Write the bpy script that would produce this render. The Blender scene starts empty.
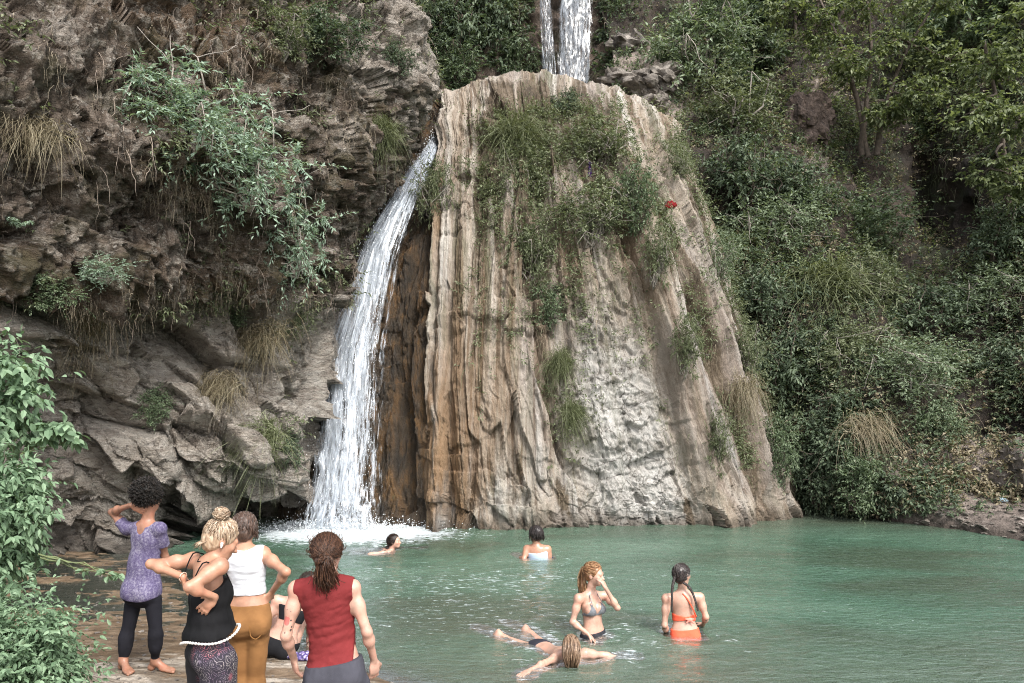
import bpy, math, random
import numpy as np
from mathutils import Vector

# ------------------------------------------------------------------ camera, sky, sun, exposure
F, HZ, CH = 796.0, 406.0, 2.35          # focal length in pixels, horizon row, eye height
sc = bpy.context.scene
COL = sc.collection
cam_d = bpy.data.cameras.new("camera"); cam = bpy.data.objects.new("camera", cam_d); COL.objects.link(cam)
cam_d.sensor_width = 36.0; cam_d.lens = F/1024*36; cam_d.shift_y = (HZ-341.5)/1024
cam_d.clip_start = 0.1; cam_d.clip_end = 400
cam.location = (0, 0, CH); cam.rotation_euler = (math.radians(90), 0, 0)
sc.camera = cam
SUN_EL, SUN_AZ = math.radians(47), math.radians(152)     # azimuth measured clockwise from +Y (looking into the gorge)
w = bpy.data.worlds.new("World"); sc.world = w; w.use_nodes = True
wn = w.node_tree.nodes; wn.clear()
sky = wn.new("ShaderNodeTexSky"); sky.sky_type = 'NISHITA'; sky.sun_disc = False
sky.sun_elevation = SUN_EL; sky.sun_rotation = SUN_AZ; sky.air_density = 1.0; sky.dust_density = 3.0; sky.ozone_density = 1.0
bgn = wn.new("ShaderNodeBackground"); bgn.inputs[1].default_value = 0.15
hsv = wn.new("ShaderNodeHueSaturation"); hsv.inputs['Saturation'].default_value = 0.35
won = wn.new("ShaderNodeOutputWorld")
w.node_tree.links.new(sky.outputs[0], hsv.inputs['Color']); w.node_tree.links.new(hsv.outputs[0], bgn.inputs[0]); w.node_tree.links.new(bgn.outputs[0], won.inputs[0])
sd = bpy.data.lights.new("sun", 'SUN'); sd.energy = 1.5; sd.angle = math.radians(13); sd.color = (1.0, 0.96, 0.9)
sun = bpy.data.objects.new("sun", sd); COL.objects.link(sun)
sun_dir = Vector((math.sin(SUN_AZ)*math.cos(SUN_EL), math.cos(SUN_AZ)*math.cos(SUN_EL), math.sin(SUN_EL)))
sun.rotation_euler = sun_dir.to_track_quat('Z', 'Y').to_euler()
sc.view_settings.view_transform = 'Standard'; sc.view_settings.look = 'None'; sc.view_settings.gamma = 1.0
sc.view_settings.use_curve_mapping = False
sc.view_settings.exposure = 1.4
sc.render.engine = 'CYCLES'
sc.cycles.use_denoising = True; sc.cycles.denoising_input_passes = 'RGB_ALBEDO_NORMAL'; sc.cycles.denoising_prefilter = 'NONE'; sc.cycles.filter_width = 1.05
sc.cycles.max_bounces = 6; sc.cycles.diffuse_bounces = 3; sc.cycles.glossy_bounces = 2; sc.cycles.transmission_bounces = 4
sc.cycles.transparent_max_bounces = 12; sc.cycles.sample_clamp_indirect = 4.0
sc.cycles.caustics_reflective = False; sc.cycles.caustics_refractive = False

# ------------------------------------------------------------------ small helpers
def P(px, py, Y): return np.array(((px-512)/F*Y, Y, CH-(py-HZ)/F*Y))
def link(o, parent=None):
    COL.objects.link(o)
    if parent is not None: o.parent = parent
    return o
def tag(o, label=None, cat=None, group=None, kind=None):
    if label: o["label"] = label
    if cat: o["category"] = cat
    if group: o["group"] = group
    if kind: o["kind"] = kind
    return o
def empty(name, loc):
    o = bpy.data.objects.new(name, None); o.empty_display_size = .1; COL.objects.link(o); o.location = tuple(loc); return o
def mesh_data(name, V, faces, mat=None, smooth=True):
    """faces: int array (n,3|4) or a list of such arrays"""
    V = np.asarray(V, np.float32)
    fl = faces if isinstance(faces, list) else [faces]
    fl = [np.asarray(f, np.int32) for f in fl if len(f)]
    me = bpy.data.meshes.new(name)
    me.vertices.add(len(V)); me.vertices.foreach_set("co", V.ravel())
    loops = np.concatenate([f.ravel() for f in fl]); tot = np.concatenate([np.full(len(f), f.shape[1], np.int32) for f in fl])
    start = np.concatenate(([0], np.cumsum(tot)[:-1])).astype(np.int32)
    me.loops.add(len(loops)); me.loops.foreach_set("vertex_index", loops)
    me.polygons.add(len(tot)); me.polygons.foreach_set("loop_start", start); me.polygons.foreach_set("loop_total", tot)
    me.polygons.foreach_set("use_smooth", np.full(len(tot), bool(smooth)))
    me.update(calc_edges=True); me.validate()
    if mat: me.materials.append(mat)
    return me
def add_attr(me, name, arr):
    a = me.attributes.new(name, 'FLOAT', 'POINT'); a.data.foreach_set("value", np.asarray(arr, np.float32).ravel())
def obj(name, me, parent=None):
    return link(bpy.data.objects.new(name, me), parent)
def mobj(name, V, faces, mat, parent=None, smooth=True, at=None):
    V = np.asarray(V, float)
    if at is not None: V = V-np.asarray(at)
    o = obj(name, mesh_data(name, V, faces, mat, smooth), parent)
    if at is not None and parent is None: o.location = tuple(at)
    return o

# ---- numpy noise
def _h(ix, iy, iz, s):
    n = (ix.astype(np.uint32)*np.uint32(374761393) + iy.astype(np.uint32)*np.uint32(668265263) + iz.astype(np.uint32)*np.uint32(2147483647) + np.uint32((s*1274126177) & 0xffffffff))
    n = (n ^ (n >> np.uint32(13)))*np.uint32(1274126177); n = (n ^ (n >> np.uint32(16)))*np.uint32(2246822519); n = n ^ (n >> np.uint32(15))
    return n
def noise(p, s=0):
    """gradient noise, about -1..1"""
    p = np.asarray(p, np.float64); i = np.floor(p).astype(np.int64); f = p-i; u = f*f*f*(f*(f*6-15)+10)
    out = 0
    for dx in (0, 1):
        wx = u[..., 0] if dx else 1-u[..., 0]
        for dy in (0, 1):
            wy = u[..., 1] if dy else 1-u[..., 1]
            for dz in (0, 1):
                wz = u[..., 2] if dz else 1-u[..., 2]
                h = _h(i[..., 0]+dx, i[..., 1]+dy, i[..., 2]+dz, s)
                gx = (h & np.uint32(1023))/511.5-1; gy = ((h >> np.uint32(10)) & np.uint32(1023))/511.5-1; gz = ((h >> np.uint32(20)) & np.uint32(1023))/511.5-1
                out = out + wx*wy*wz*(gx*(f[..., 0]-dx)+gy*(f[..., 1]-dy)+gz*(f[..., 2]-dz))
    return out*1.25
def fbm(p, o=4, s=0, g=.5, ridged=False):
    p = np.asarray(p, float); a, t, n = 1.0, 0, 0
    for k in range(o):
        v = noise(p, s+k*17)
        if ridged: v = 1-2*np.abs(v)*1.3
        t = t + a*v; n += a; a *= g; p = p*2.03+13.7
    return t/n
def cells(p, s=0):
    """F1, F2-F1 and an id in 0..1 of a jittered cell pattern"""
    p = np.asarray(p, float); i = np.floor(p).astype(np.int64); f1 = np.full(p.shape[:-1], 9.0); f2 = f1.copy(); cid = np.zeros(p.shape[:-1])
    for dx in (-1, 0, 1):
        for dy in (-1, 0, 1):
            for dz in (-1, 0, 1):
                c = i+np.array((dx, dy, dz)); h = _h(c[..., 0], c[..., 1], c[..., 2], s)
                q = np.stack(((h & np.uint32(1023))/1023., ((h >> np.uint32(10)) & np.uint32(1023))/1023., ((h >> np.uint32(20)) & np.uint32(1023))/1023.), -1)
                d = np.linalg.norm(c+q-p, axis=-1); m = d < f1
                f2 = np.where(m, f1, np.minimum(f2, d)); cid = np.where(m, (h & np.uint32(65535))/65535., cid); f1 = np.where(m, d, f1)
    return f1, f2-f1, cid
def facets(p, s=0, tilt=.5):
    """angular blocks: every cell is a plane with its own tilt and height"""
    p = np.asarray(p, float); i = np.floor(p).astype(np.int64); f1 = np.full(p.shape[:-1], 9.0); f2 = f1.copy(); v = np.zeros(p.shape[:-1])
    for dx in (-1, 0, 1):
        for dy in (-1, 0, 1):
            for dz in (-1, 0, 1):
                c = i+np.array((dx, dy, dz)); h = _h(c[..., 0], c[..., 1], c[..., 2], s); g = _h(c[..., 0], c[..., 1], c[..., 2], s+77)
                q = c+np.stack(((h & np.uint32(1023))/1023., ((h >> np.uint32(10)) & np.uint32(1023))/1023., ((h >> np.uint32(20)) & np.uint32(1023))/1023.), -1)-p
                d = np.sqrt((q*q).sum(-1)); m = d < f1
                pl = (g & np.uint32(1023))/1023.-.5 + tilt*(q[..., 0]*((g >> np.uint32(10) & np.uint32(1023))/511.5-1)+q[..., 2]*((g >> np.uint32(20) & np.uint32(1023))/511.5-1)+q[..., 1]*((h & np.uint32(255))/127.5-1))
                f2 = np.where(m, f1, np.minimum(f2, d)); v = np.where(m, pl, v); f1 = np.where(m, d, f1)
    return v, f2-f1
def ss(a, b, x): t = np.clip((np.asarray(x, float)-a)/(b-a), 0, 1); return t*t*(3-2*t)
def unit(v): v = np.asarray(v, float); return v/np.maximum(np.linalg.norm(v, axis=-1, keepdims=True), 1e-9)

# ---- materials: a tiny node writer
class NT:
    def __init__(s, name):
        s.m = bpy.data.materials.new(name); s.m.use_nodes = True; s.t = s.m.node_tree; s.t.nodes.clear()
        s.out = s.t.nodes.new("ShaderNodeOutputMaterial")
    def n(s, kind, ins=None, **pr):
        x = s.t.nodes.new("ShaderNode"+kind)
        for k, v in pr.items(): setattr(x, k, v)
        for k, v in (ins or {}).items():
            if isinstance(v, bpy.types.NodeSocket): s.t.links.new(v, x.inputs[k])
            elif isinstance(v, bpy.types.Node): s.t.links.new(v.outputs[0], x.inputs[k])
            else: x.inputs[k].default_value = v
        return x
    def co(s, kind='Object'): return s.n("TexCoord").outputs[kind]
    def map(s, vec, scale=(1, 1, 1), rot=(0, 0, 0), loc=(0, 0, 0)):
        return s.n("Mapping", {'Vector': vec, 'Scale': scale, 'Rotation': rot, 'Location': loc}).outputs[0]
    def noise(s, vec, scale=5, detail=5, rough=.55, dist=0): return s.n("TexNoise", {'Vector': vec, 'Scale': scale, 'Detail': detail, 'Roughness': rough, 'Distortion': dist}).outputs[0]
    def ramp(s, fac, stops, interp='LINEAR'):
        r = s.n("ValToRGB", {'Fac': fac}); cr = r.color_ramp; cr.interpolation = interp
        while len(cr.elements) < len(stops): cr.elements.new(.5)
        for e, (p, c) in zip(cr.elements, stops):
            e.position = p; e.color = (c, c, c, 1) if not isinstance(c, tuple) else (*c, 1)
        return r.outputs[0]
    def mix(s, f, a, b, mode='MIX'):
        x = s.n("Mix", data_type='RGBA', blend_type=mode); x.clamp_factor = True
        for i, v in ((0, f), (6, a), (7, b)):
            if isinstance(v, bpy.types.NodeSocket): s.t.links.new(v, x.inputs[i])
            elif i == 0: x.inputs[0].default_value = v
            else: x.inputs[i].default_value = (*v, 1) if len(v) == 3 else v
        return x.outputs[2]
    def math(s, op, a, b=0.0, clamp=False):
        x = s.n("Math", operation=op, use_clamp=clamp)
        for i, v in ((0, a), (1, b)):
            if isinstance(v, bpy.types.NodeSocket): s.t.links.new(v, x.inputs[i])
            else: x.inputs[i].default_value = v
        return x.outputs[0]
    def attr(s, name): return s.n("Attribute", attribute_name=name).outputs['Fac']
    def sep(s, vec): return s.n("SeparateXYZ", {0: vec}).outputs
    def bump(s, h, strength=.5, dist=.05): return s.n("Bump", {'Height': h, 'Strength': strength, 'Distance': dist}).outputs[0]
    def pbr(s, color, rough=.7, normal=None, **kw):
        ins = {'Roughness': rough}
        if normal is not None: ins['Normal'] = normal
        for k, v in kw.items(): ins[k.replace('_', ' ')] = v
        b = s.n("BsdfPrincipled", ins)
        if isinstance(color, bpy.types.NodeSocket): s.t.links.new(color, b.inputs['Base Color'])
        else: b.inputs['Base Color'].default_value = (*color, 1)
        return b.outputs[0]
    def done(s, shader): s.t.links.new(shader, s.out.inputs[0]); return s.m

def simple(name, col, rough=.7, var=.25, scale=30, bump=.2, bd=.01, **kw):
    n = NT(name); c = n.co(); v = n.noise(c, scale, 4)
    d = tuple(x*(1-var) for x in col); b = tuple(min(1, x*(1+var)) for x in col)
    return n.done(n.pbr(n.ramp(v, [(.3, d), (.7, b)]), rough, n.bump(v, bump, bd), **kw))

# ---- tubes along polylines (one mesh)
def tubes(lines, radii, sides=5):
    Vs, Fs, off = [], [], 0
    ang = np.arange(sides)/sides*2*math.pi
    for L, r in zip(lines, radii):
        L = np.asarray(L, float); n = len(L); r = np.broadcast_to(np.asarray(r, float), (n,))
        t = unit(np.gradient(L, axis=0)); ref = np.array((0.31, 0.22, 0.92)) if abs(t[:, 2]).mean() < .8 else np.array((.95, .3, 0.05))
        a = unit(np.cross(t, ref)); b = np.cross(t, a)
        ring = L[:, None]+r[:, None, None]*(np.cos(ang)[None, :, None]*a[:, None]+np.sin(ang)[None, :, None]*b[:, None])
        Vs.append(ring.reshape(-1, 3))
        i = np.arange(n-1)[:, None]*sides; j = np.arange(sides)[None]; k = (j+1) % sides
        Fs.append((np.stack((i+j, i+k, i+sides+k, i+sides+j), -1).reshape(-1, 4))+off); off += n*sides
        Fs.append(np.array([[off-sides, off-sides+q, off-sides+q+1] for q in range(1, sides-1)]) if sides > 3 else np.array([[off-3, off-2, off-1]]))
    q = [f for f in Fs if f.shape[1] == 4]; t3 = [f for f in Fs if f.shape[1] == 3]
    return np.concatenate(Vs), [np.concatenate(q), np.concatenate(t3)]

# ---- leaves: folded blades, one mesh
def leaf_mesh(base, axis, nrm, length, width, fine=False):
    N = len(base); axis = unit(axis); side = unit(np.cross(axis, nrm)); up = np.cross(side, axis)
    L = np.broadcast_to(length, (N,))[:, None]; W = np.broadcast_to(width, (N,))[:, None]
    if not fine:
        v = np.stack((base, base+axis*L*.42-side*W*.5+up*W*.16, base+axis*L-up*L*.14, base+axis*L*.42+side*W*.5+up*W*.16), 1)
        i = np.arange(N)[:, None]*4
        return v.reshape(-1, 3), np.concatenate((i+np.array([[0, 2, 1]]), i+np.array([[0, 3, 2]]))), 4
    pts = [(0, 0, 0), (.25, -.42, .1), (.25, 0, -.02), (.25, .42, .1), (.6, -.4, .04), (.6, 0, -.1), (.6, .4, .04), (1, 0, -.3)]
    v = np.stack([base+axis*L*a+side*W*b+up*W*c for a, b, c in pts], 1); i = np.arange(N)[:, None]*8
    tri = np.array([[0, 2, 1], [0, 3, 2], [4, 5, 7], [5, 6, 7]]); quad = np.array([[1, 2, 5, 4], [2, 3, 6, 5]])
    return v.reshape(-1, 3), [(i[:, :, None]+tri[None]).reshape(-1, 3), (i[:, :, None]+quad[None]).reshape(-1, 4)], 8
# ------------------------------------------------------------------ terrain: curved sheets resampled from a lattice of surveyed points
def catmull(A, n):
    """resample axis 0 of A to n rows"""
    m = len(A); t = np.linspace(0, m-1, n); i = np.minimum(t.astype(int), m-2); f = (t-i).reshape((-1,)+(1,)*(A.ndim-1))
    g = lambda k: A[np.clip(k, 0, m-1)]
    p0, p1, p2, p3 = g(i-1), g(i), g(i+1), g(i+2); T = .35
    m1 = T*(p2-p0); m2 = T*(p3-p1)
    return (2*f**3-3*f**2+1)*p1+(f**3-2*f**2+f)*m1+(-2*f**3+3*f**2)*p2+(f**3-f**2)*m2
def lattice(rows, nv, nu):
    A = np.array([[(x, y, d) for x, y, d in r] for r in rows], float)
    A = catmull(A, nv); A = np.swapaxes(catmull(np.swapaxes(A, 0, 1), nu), 0, 1)
    x, y, d = A[..., 0], A[..., 1], A[..., 2]
    return np.stack(((x-512)/F*d, d, CH-(y-HZ)/F*d), -1)
def normals(G):
    du = np.gradient(G, axis=1); dv = np.gradient(G, axis=0); n = unit(np.cross(du, dv))
    return n*np.where((n[..., 1:2]) > 0, -1, 1) if n[..., 1].mean() > 0 else n
class Sheet:
    pass
def sheet(name, G, mat, uv=None, attrs=None):
    nv, nu = G.shape[:2]; idx = np.arange(nv*nu).reshape(nv, nu)
    f = np.stack((idx[:-1, :-1], idx[1:, :-1], idx[1:, 1:], idx[:-1, 1:]), -1).reshape(-1, 4)
    me = mesh_data(name, G.reshape(-1, 3), f, mat)
    for k, v in (attrs or {}).items(): add_attr(me, k, v)
    o = obj(name, me); o["kind"] = "structure"
    s = Sheet(); s.G = G; s.N = normals(G); s.o = o
    s.px = 512+F*G[..., 0]/G[..., 1]; s.py = HZ-F*(G[..., 2]-CH)/G[..., 1]
    return s
def on(s, px, py):
    k = np.argmin((s.px-px)**2+(s.py-py)**2+ 2*(s.G[..., 1]-s.G[..., 1].min())); k = np.unravel_index(k, s.px.shape)
    return s.G[k].copy(), s.N[k].copy()
UV = lambda nv, nu: np.meshgrid(np.linspace(0, 1, nu), np.linspace(0, 1, nv))

# ---------------- left cliff
def row(py, pxs, Ys): return [(x, py if np.isscalar(py) else py[i], Ys[i]) for i, x in enumerate(pxs)]
c7 = [-330, -60, 60, 150, 215, 275, 340, 402, 414]
LC = [row(-260, [-330, -60, 70, 170, 240, 310, 350, 384, 396], [8.5, 10.6, 12, 13.2, 14.2, 15.5, 16.5, 18, 22]),
      row(-60, [-330, -60, 70, 170, 240, 310, 350, 390, 400], [8.0, 10, 11.5, 12.6, 13.6, 14.8, 15.8, 17.4, 21]),
      row(20, [-330, -60, 65, 165, 235, 305, 355, 405, 415], [7.8, 9.6, 11.0, 12.2, 13.2, 14.4, 15.4, 17, 20.5]),
      row(85, [-330, -60, 65, 165, 235, 305, 366, 424, 434], [7.7, 9.4, 10.7, 11.9, 12.9, 14.2, 15.4, 17.6, 20.5]),
      row(140, [-330, -60, 65, 160, 230, 295, 355, 408, 418], [7.7, 9.3, 10.6, 11.7, 12.6, 13.9, 15.2, 17.6, 20]),
      row(200, [-330, -60, 65, 155, 225, 285, 336, 376, 386], [7.8, 9.3, 10.7, 11.8, 12.7, 13.8, 15.1, 16.6, 19]),
      row(272, [-330, -60, 65, 150, 215, 270, 312, 338, 348], [8.0, 9.5, 10.9, 12.1, 13.0, 13.9, 15.0, 16.0, 18]),
      row(304, [-330, -60, 65, 150, 215, 270, 305, 330, 340], [8.3, 9.8, 11.5, 13.0, 13.7, 14.3, 15.0, 15.8, 18]),
      row(390, [-330, -60, 62, 145, 210, 256, 296, 316, 326], [8.8, 10.4, 12.0, 12.9, 13.5, 13.9, 14.6, 15.6, 18]),
      row(462, [-330, -60, 60, 140, 205, 250, 282, 300, 308], [9.2, 10.9, 12.4, 12.9, 13.1, 13.4, 14.1, 15.4, 18]),
      row(492, [-330, -60, 60, 140, 200, 248, 280, 297, 306], [9.5, 11.2, 12.7, 13.2, 13.6, 13.9, 14.3, 15.6, 18]),
      row(506, [-330, -60, 60, 140, 200, 250, 285, 304, 313], [9.6, 11.3, 12.9, 13.5, 15.8, 16.8, 16.9, 17, 18]),
      row(545, [-330, -60, 60, 140, 200, 250, 285, 304, 313], [9.8, 11.5, 13.2, 13.8, 16.5, 17.0, 17, 17.2, 18]),
      row(620, [-330, -60, 60, 140, 200, 250, 285, 304, 313], [10, 11.7, 13.5, 14, 16.7, 17.2, 17.2, 17.3, 18])]
nv, nu = 560, 440
G = lattice(LC, nv, nu); N0 = normals(G); U, V = UV(nv, nu)
def rotv(p, ax, deg):
    c, s = math.cos(math.radians(deg)), math.sin(math.radians(deg)); q = p.copy(); i, j = ax
    q[..., i] = c*p[..., i]-s*p[..., j]; q[..., j] = s*p[..., i]+c*p[..., j]; return q
px0 = 512+F*G[..., 0]/G[..., 1]; py0 = HZ-F*(G[..., 2]-CH)/G[..., 1]
low = ss(270, 330, py0)                                              # the bare lower rock
warp = np.stack([fbm(G*.5, 3, s=90+k) for k in range(3)], -1)*.5
B = rotv(G+warp, (0, 2), 42)                                          # bedding dips down to the right
strat = fbm(B*np.array((.35, .5, 2.2)), 5, s=3, ridged=True)
big, be = facets((B+0)*np.array((.36, .5, 1.0)), 5, .95)
mid, me_ = facets(B*np.array((1.1, 1.2, 2.8)), 8, .7)
sm, se = facets(B*np.array((2.8, 3, 6.0)), 18, .7)
lower = big*.85+mid*.30+sm*.10-(1-ss(0, .06, be))*.16-(1-ss(0, .05, me_))*.05+strat*.13+fbm(G*4.2, 5, s=41)*.07
ub, ue = facets((G+warp)*np.array((.75, .8, .9)), 14, .7); um, uem = facets(rotv(G+warp, (0, 2), 50)*np.array((1.8, 1.8, 3.2)), 15, .7)
upper = fbm(G*np.array((1.2, 1.2, .8)), 6, s=21)*.32 + fbm(G*np.array((.5, .45, .4)), 5, s=31, ridged=True)*.5 + ub*.5+um*.2 + fbm(G*np.array((5, 5, 2.6)), 5, s=33, ridged=True)*.14+facets(G*np.array((4.5, 4.5, 6)), 34, .8)[0]*.13
d = (upper*(1-low)+lower*low) + fbm(G*9, 4, s=51)*.035
cavefade = 1-.6*ss(495, 510, py0)*ss(170, 210, px0)
rim = 1-.8*ss(.78, .97, U)
sed = ss(.1, .5, fbm(G*.35+4, 4, s=61)+ (1-low)*.45-.15)
LCG = G+N0*(d*cavefade*rim)[..., None]


def cliff_mat():
    n = NT("cliff rock and earth"); c = n.co(); z = n.sep(c)
    a = n.noise(c, .9, 8, .62, .6); b = n.noise(n.map(c, (1.4, 1.4, 3.6), (0, math.radians(42), 0)), 1.6, 7, .68, 1.0); e = n.noise(c, 7, 6, .7)
    grey = n.ramp(b, [(.28, (.12, .1, .085)), (.40, (.38, .33, .28)), (.54, (.56, .51, .45)), (.72, (.68, .64, .59))])
    warm = n.ramp(a, [(.4, (.62, .52, .42)), (.62, (.95, .92, .88))])
    grey = n.mix(.3, grey, n.mix(1, grey, warm, 'MULTIPLY')); grey = n.mix(n.ramp(e, [(.54, 0.), (.66, .5)]), grey, (.2, .165, .135)); grey = n.mix(n.ramp(n.noise(n.map(c, (4, 4, 10), (0, .73, 0)), 1.6, 10, .75), [(.37, .8), (.43, 0.)]), grey, (.09, .076, .064))
    earth = n.ramp(n.noise(n.map(c, (3, 3, 1.2)), 1.5, 8, .7, .4), [(.3, (.022, .016, .011)), (.44, (.085, .06, .04)), (.56, (.22, .17, .13)), (.72, (.42, .375, .33))])
    rust = n.mix(n.ramp(n.noise(c, .55, 5), [(.5, 0.), (.66, .65)]), earth, (.165, .095, .045))
    chip = n.ramp(n.noise(n.map(c, (1, 1, 1.7), (0, -.7, 0)), 3.4, 12, .78, .5), [(.51, 0.), (.55, 1.)]); chc = n.ramp(n.noise(c, 12, 6, .75), [(.35, (.16, .125, .095)), (.5, (.40, .345, .285)), (.65, (.60, .55, .49))])
    rust = n.mix(n.math('MULTIPLY', chip, .85), rust, chc); pit = n.ramp(n.noise(c, 6.5, 10, .8, .3), [(.36, 1.), (.42, 0.)]); rust = n.mix(n.math('MULTIPLY', pit, .7), rust, (.022, .017, .012))
    moss = n.mix(n.ramp(n.noise(c, 1.1, 7, .65), [(.5, 0.), (.63, .7)]), rust, (.06, .058, .02))
    f = n.math('ADD', n.attr('earth'), n.math('MULTIPLY', n.math('SUBTRACT', n.noise(c, 1.7, 7, .7), .5), 1.4), True)
    f = n.ramp(f, [(.35, 0.), (.62, 1.)])
    col = n.mix(f, grey, moss)
    crack = n.n("TexVoronoi", {'Vector': n.map(n.n("Mix", {4: c, 5: n.n("TexNoise", {'Vector': c, 'Scale': 2.5}).outputs[1], 0: .12}, data_type='VECTOR').outputs[1], (1.0, 1, 2.1), (0, math.radians(42), 0)), 'Scale': 2.2}, feature='DISTANCE_TO_EDGE').outputs[0]
    ck = n.ramp(crack, [(0., 1.), (.035, 0.)])
    col = n.mix(n.math('MULTIPLY', ck, n.math('MULTIPLY', n.math('SUBTRACT', .6, n.math('MULTIPLY', f, .6)), n.ramp(e, [(.45, 0.), (.6, 1.)]))), col, (.05, .042, .034))
    wet = n.ramp(z[2], [(0., 1.), (.5, 0.)]); wetf = n.math('MULTIPLY', n.ramp(n.math('ADD', z[2], n.noise(c, 2, 3)), [(.45, 1.), (.95, 0.)]), .8)
    col = n.mix(wetf, col, (.035, .03, .024))
    grey = grey
    h = n.math('ADD', n.math('ADD', n.noise(c, 9, 12, .78), n.math('MULTIPLY', chip, .35)), n.math('MULTIPLY', b, 1.5)); h = n.math('ADD', h, n.math('MULTIPLY', n.noise(n.map(c, (6, 6, 15), (0, math.radians(42), 0)), 1.5, 8, .75), 1.2))
    return n.done(n.pbr(col, n.math('SUBTRACT', .85, n.math('MULTIPLY', wetf, .45)), n.bump(h, 1.0, .13)))
left_cliff = sheet("left_cliff", LCG, cliff_mat(), attrs={'earth': np.clip(1-low+.25*(sed-.5)-.5*ss(285, 350, px0)*ss(190, 120, py0)-.35*ss(.0, .5, fbm(G*.5+3, 3, s=63)), 0, 1)})

# ---------------- central buttress of pale flowstone
BT = [row([132, 116, 110, 104, 96, 92, 92, 98, 108, 122, 132], [340, 400, 438, 450, 482, 515, 545, 575, 612, 652, 684], [25]*11),
      row([150, 136, 108, 98, 88, 81, 78, 84, 95, 106, 128], [360, 410, 438, 447, 480, 513, 543, 573, 608, 645, 680], [21.5, 20.8, 20.2, 19.9, 19.7, 19.5, 19.5, 19.6, 19.8, 20.0, 20.8]),
      row([160]*11, [330, 398, 435, 449, 480, 517, 553, 590, 628, 662, 682], [21, 20.0, 18.9, 18.4, 18.1, 17.9, 17.9, 18.0, 18.4, 19.0, 20.4]),
      row([215]*11, [318, 368, 424, 444, 479, 521, 563, 608, 650, 686, 706], [20, 19.0, 17.9, 17.5, 17.3, 17.3, 17.3, 17.5, 17.9, 18.5, 20]),
      row([300]*11, [305, 347, 412, 442, 478, 525, 577, 633, 678, 714, 736], [19, 18.0, 17.1, 16.7, 16.6, 16.7, 16.8, 17.0, 17.4, 18.1, 19.6]),
      row([400]*11, [290, 327, 400, 440, 476, 529, 592, 658, 710, 748, 770], [18.4, 17.3, 16.7, 16.2, 16.1, 16.2, 16.4, 16.6, 17.0, 17.8, 19.4]),
      row([490]*11, [275, 307, 390, 439, 474, 533, 607, 683, 742, 780, 806], [17.8, 16.9, 16.4, 15.9, 15.8, 15.9, 16.1, 16.3, 16.7, 17.6, 19.2]),
      row([528]*11, [270, 302, 386, 440, 474, 535, 612, 692, 752, 792, 818], [17.7, 16.8, 16.3, 15.8, 15.7, 15.85, 16.0, 16.2, 16.6, 17.5, 19.1]),
      row([590]*11, [270, 302, 386, 440, 474, 535, 612, 692, 752, 792, 818], [17.8, 16.9, 16.4, 15.9, 15.8, 15.95, 16.1, 16.3, 16.7, 17.6, 19.2])]
nv, nu = 560, 760
G = lattice(BT, nv, nu); N0 = normals(G); U, V = UV(nv, nu)
Q = np.stack((U*26, V*2.2, np.zeros_like(U)), -1); Q[..., 0] += fbm(np.stack((U*6, V*5, U*0+3), -1), 3, s=2)*1.1
flute = fbm(Q*np.array((.55, .6, 1)), 3, s=5, ridged=True)*.30 + fbm(Q*np.array((1.6, 1.1, 1)), 4, s=15, ridged=True)*.12 + fbm(Q*np.array((5, 4, 1)), 4, s=25, ridged=True)*.06 + fbm(Q*np.array((2.5, 9, 1)), 4, s=26)*.06 + fbm(Q*np.array((3.2, 1.6, 1)), 4, s=27, ridged=True)*.07*ss(-.1, .35, fbm(np.stack((U*5, V*4, U*0+8), -1), 3, s=28))
px0 = 512+F*G[..., 0]/G[..., 1]; py0 = HZ-F*(G[..., 2]-CH)/G[..., 1]
# big diagonal ribs on the right half
rib = np.zeros_like(U)
for uc, wd, hgt, v0, v1 in ((.735, .018, .35, .3, 1.1), (.708, .014, -.4, .35, 1.1), (.755, .03, .4, .12, 1.1), (.815, .02, -.45, .2, 1.1), (.865, .03, .45, .12, 1.1), (.545, .02, -.3, .3, 1.1), (.315, .016, .3, .15, 1.1), (.40, .018, -.28, .25, 1.1), (.275, .008, -.25, .3, 1.1), (.47, .02, .25, .1, 1.1), (.365, .02, .2, .1, .8)):
    uu = U+fbm(np.stack((U*3, V*4, U*0+uc*9), -1), 3, s=44)*.022
    rib += hgt*np.exp(-((uu-uc)/wd)**2)*ss(v0-.1, v0+.1, V)*ss(v1+.1, v1-.1, V)
blkm = ss(.53, .60, U+.018*fbm(G*1.5, 3, s=66))*ss(.73, .665, U+.018*fbm(G*1.5, 3, s=67))*ss(.44, .62, V+.05*fbm(G*1.2, 3, s=68)-.25*np.abs(U-.6))              # shattered white block
f1, fe, cid = cells(G*np.array((1.9, 1.9, 1.9))+fbm(G*1.2, 3, s=9)[..., None]*.5, 4)
shat = facets(G*np.array((1.7, 1.7, 2.1))+fbm(G*.9, 2, s=9)[..., None]*.3, 57, .95)[0]*.15+facets(G*np.array((4.2, 4.2, 5)), 58, .9)[0]*.07+facets(G*np.array((10, 10, 12)), 59, .9)[0]*.03
topm = ss(.30, .2, V)
knob = fbm(G*1.4, 5, s=71)*.35
crust = fbm(G*np.array((3.2, 3.2, 1.1)), 5, s=55, ridged=True)*.12+fbm(G*np.array((9, 9, 4)), 4, s=56, ridged=True)*.05
W_ = np.stack((U*15+fbm(np.stack((U*4, V*3, U*0+2), -1), 3, s=81)*1.2, V*1.5+U*2, U*0), -1)
slab = facets(W_, 82, .75)[0]*.34+facets(W_*np.array((2.7, 2.3, 1)), 83, .8)[0]*.15+facets(W_*np.array((7, 5, 1)), 84, .8)[0]*.055
brk = facets(G*np.array((1.3, 1.3, 2.4))+fbm(G*1.1, 3, s=85)[..., None]*.6, 86, .9)[0]*.2*ss(-.1, .25, fbm(G*.6, 3, s=87))
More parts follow.
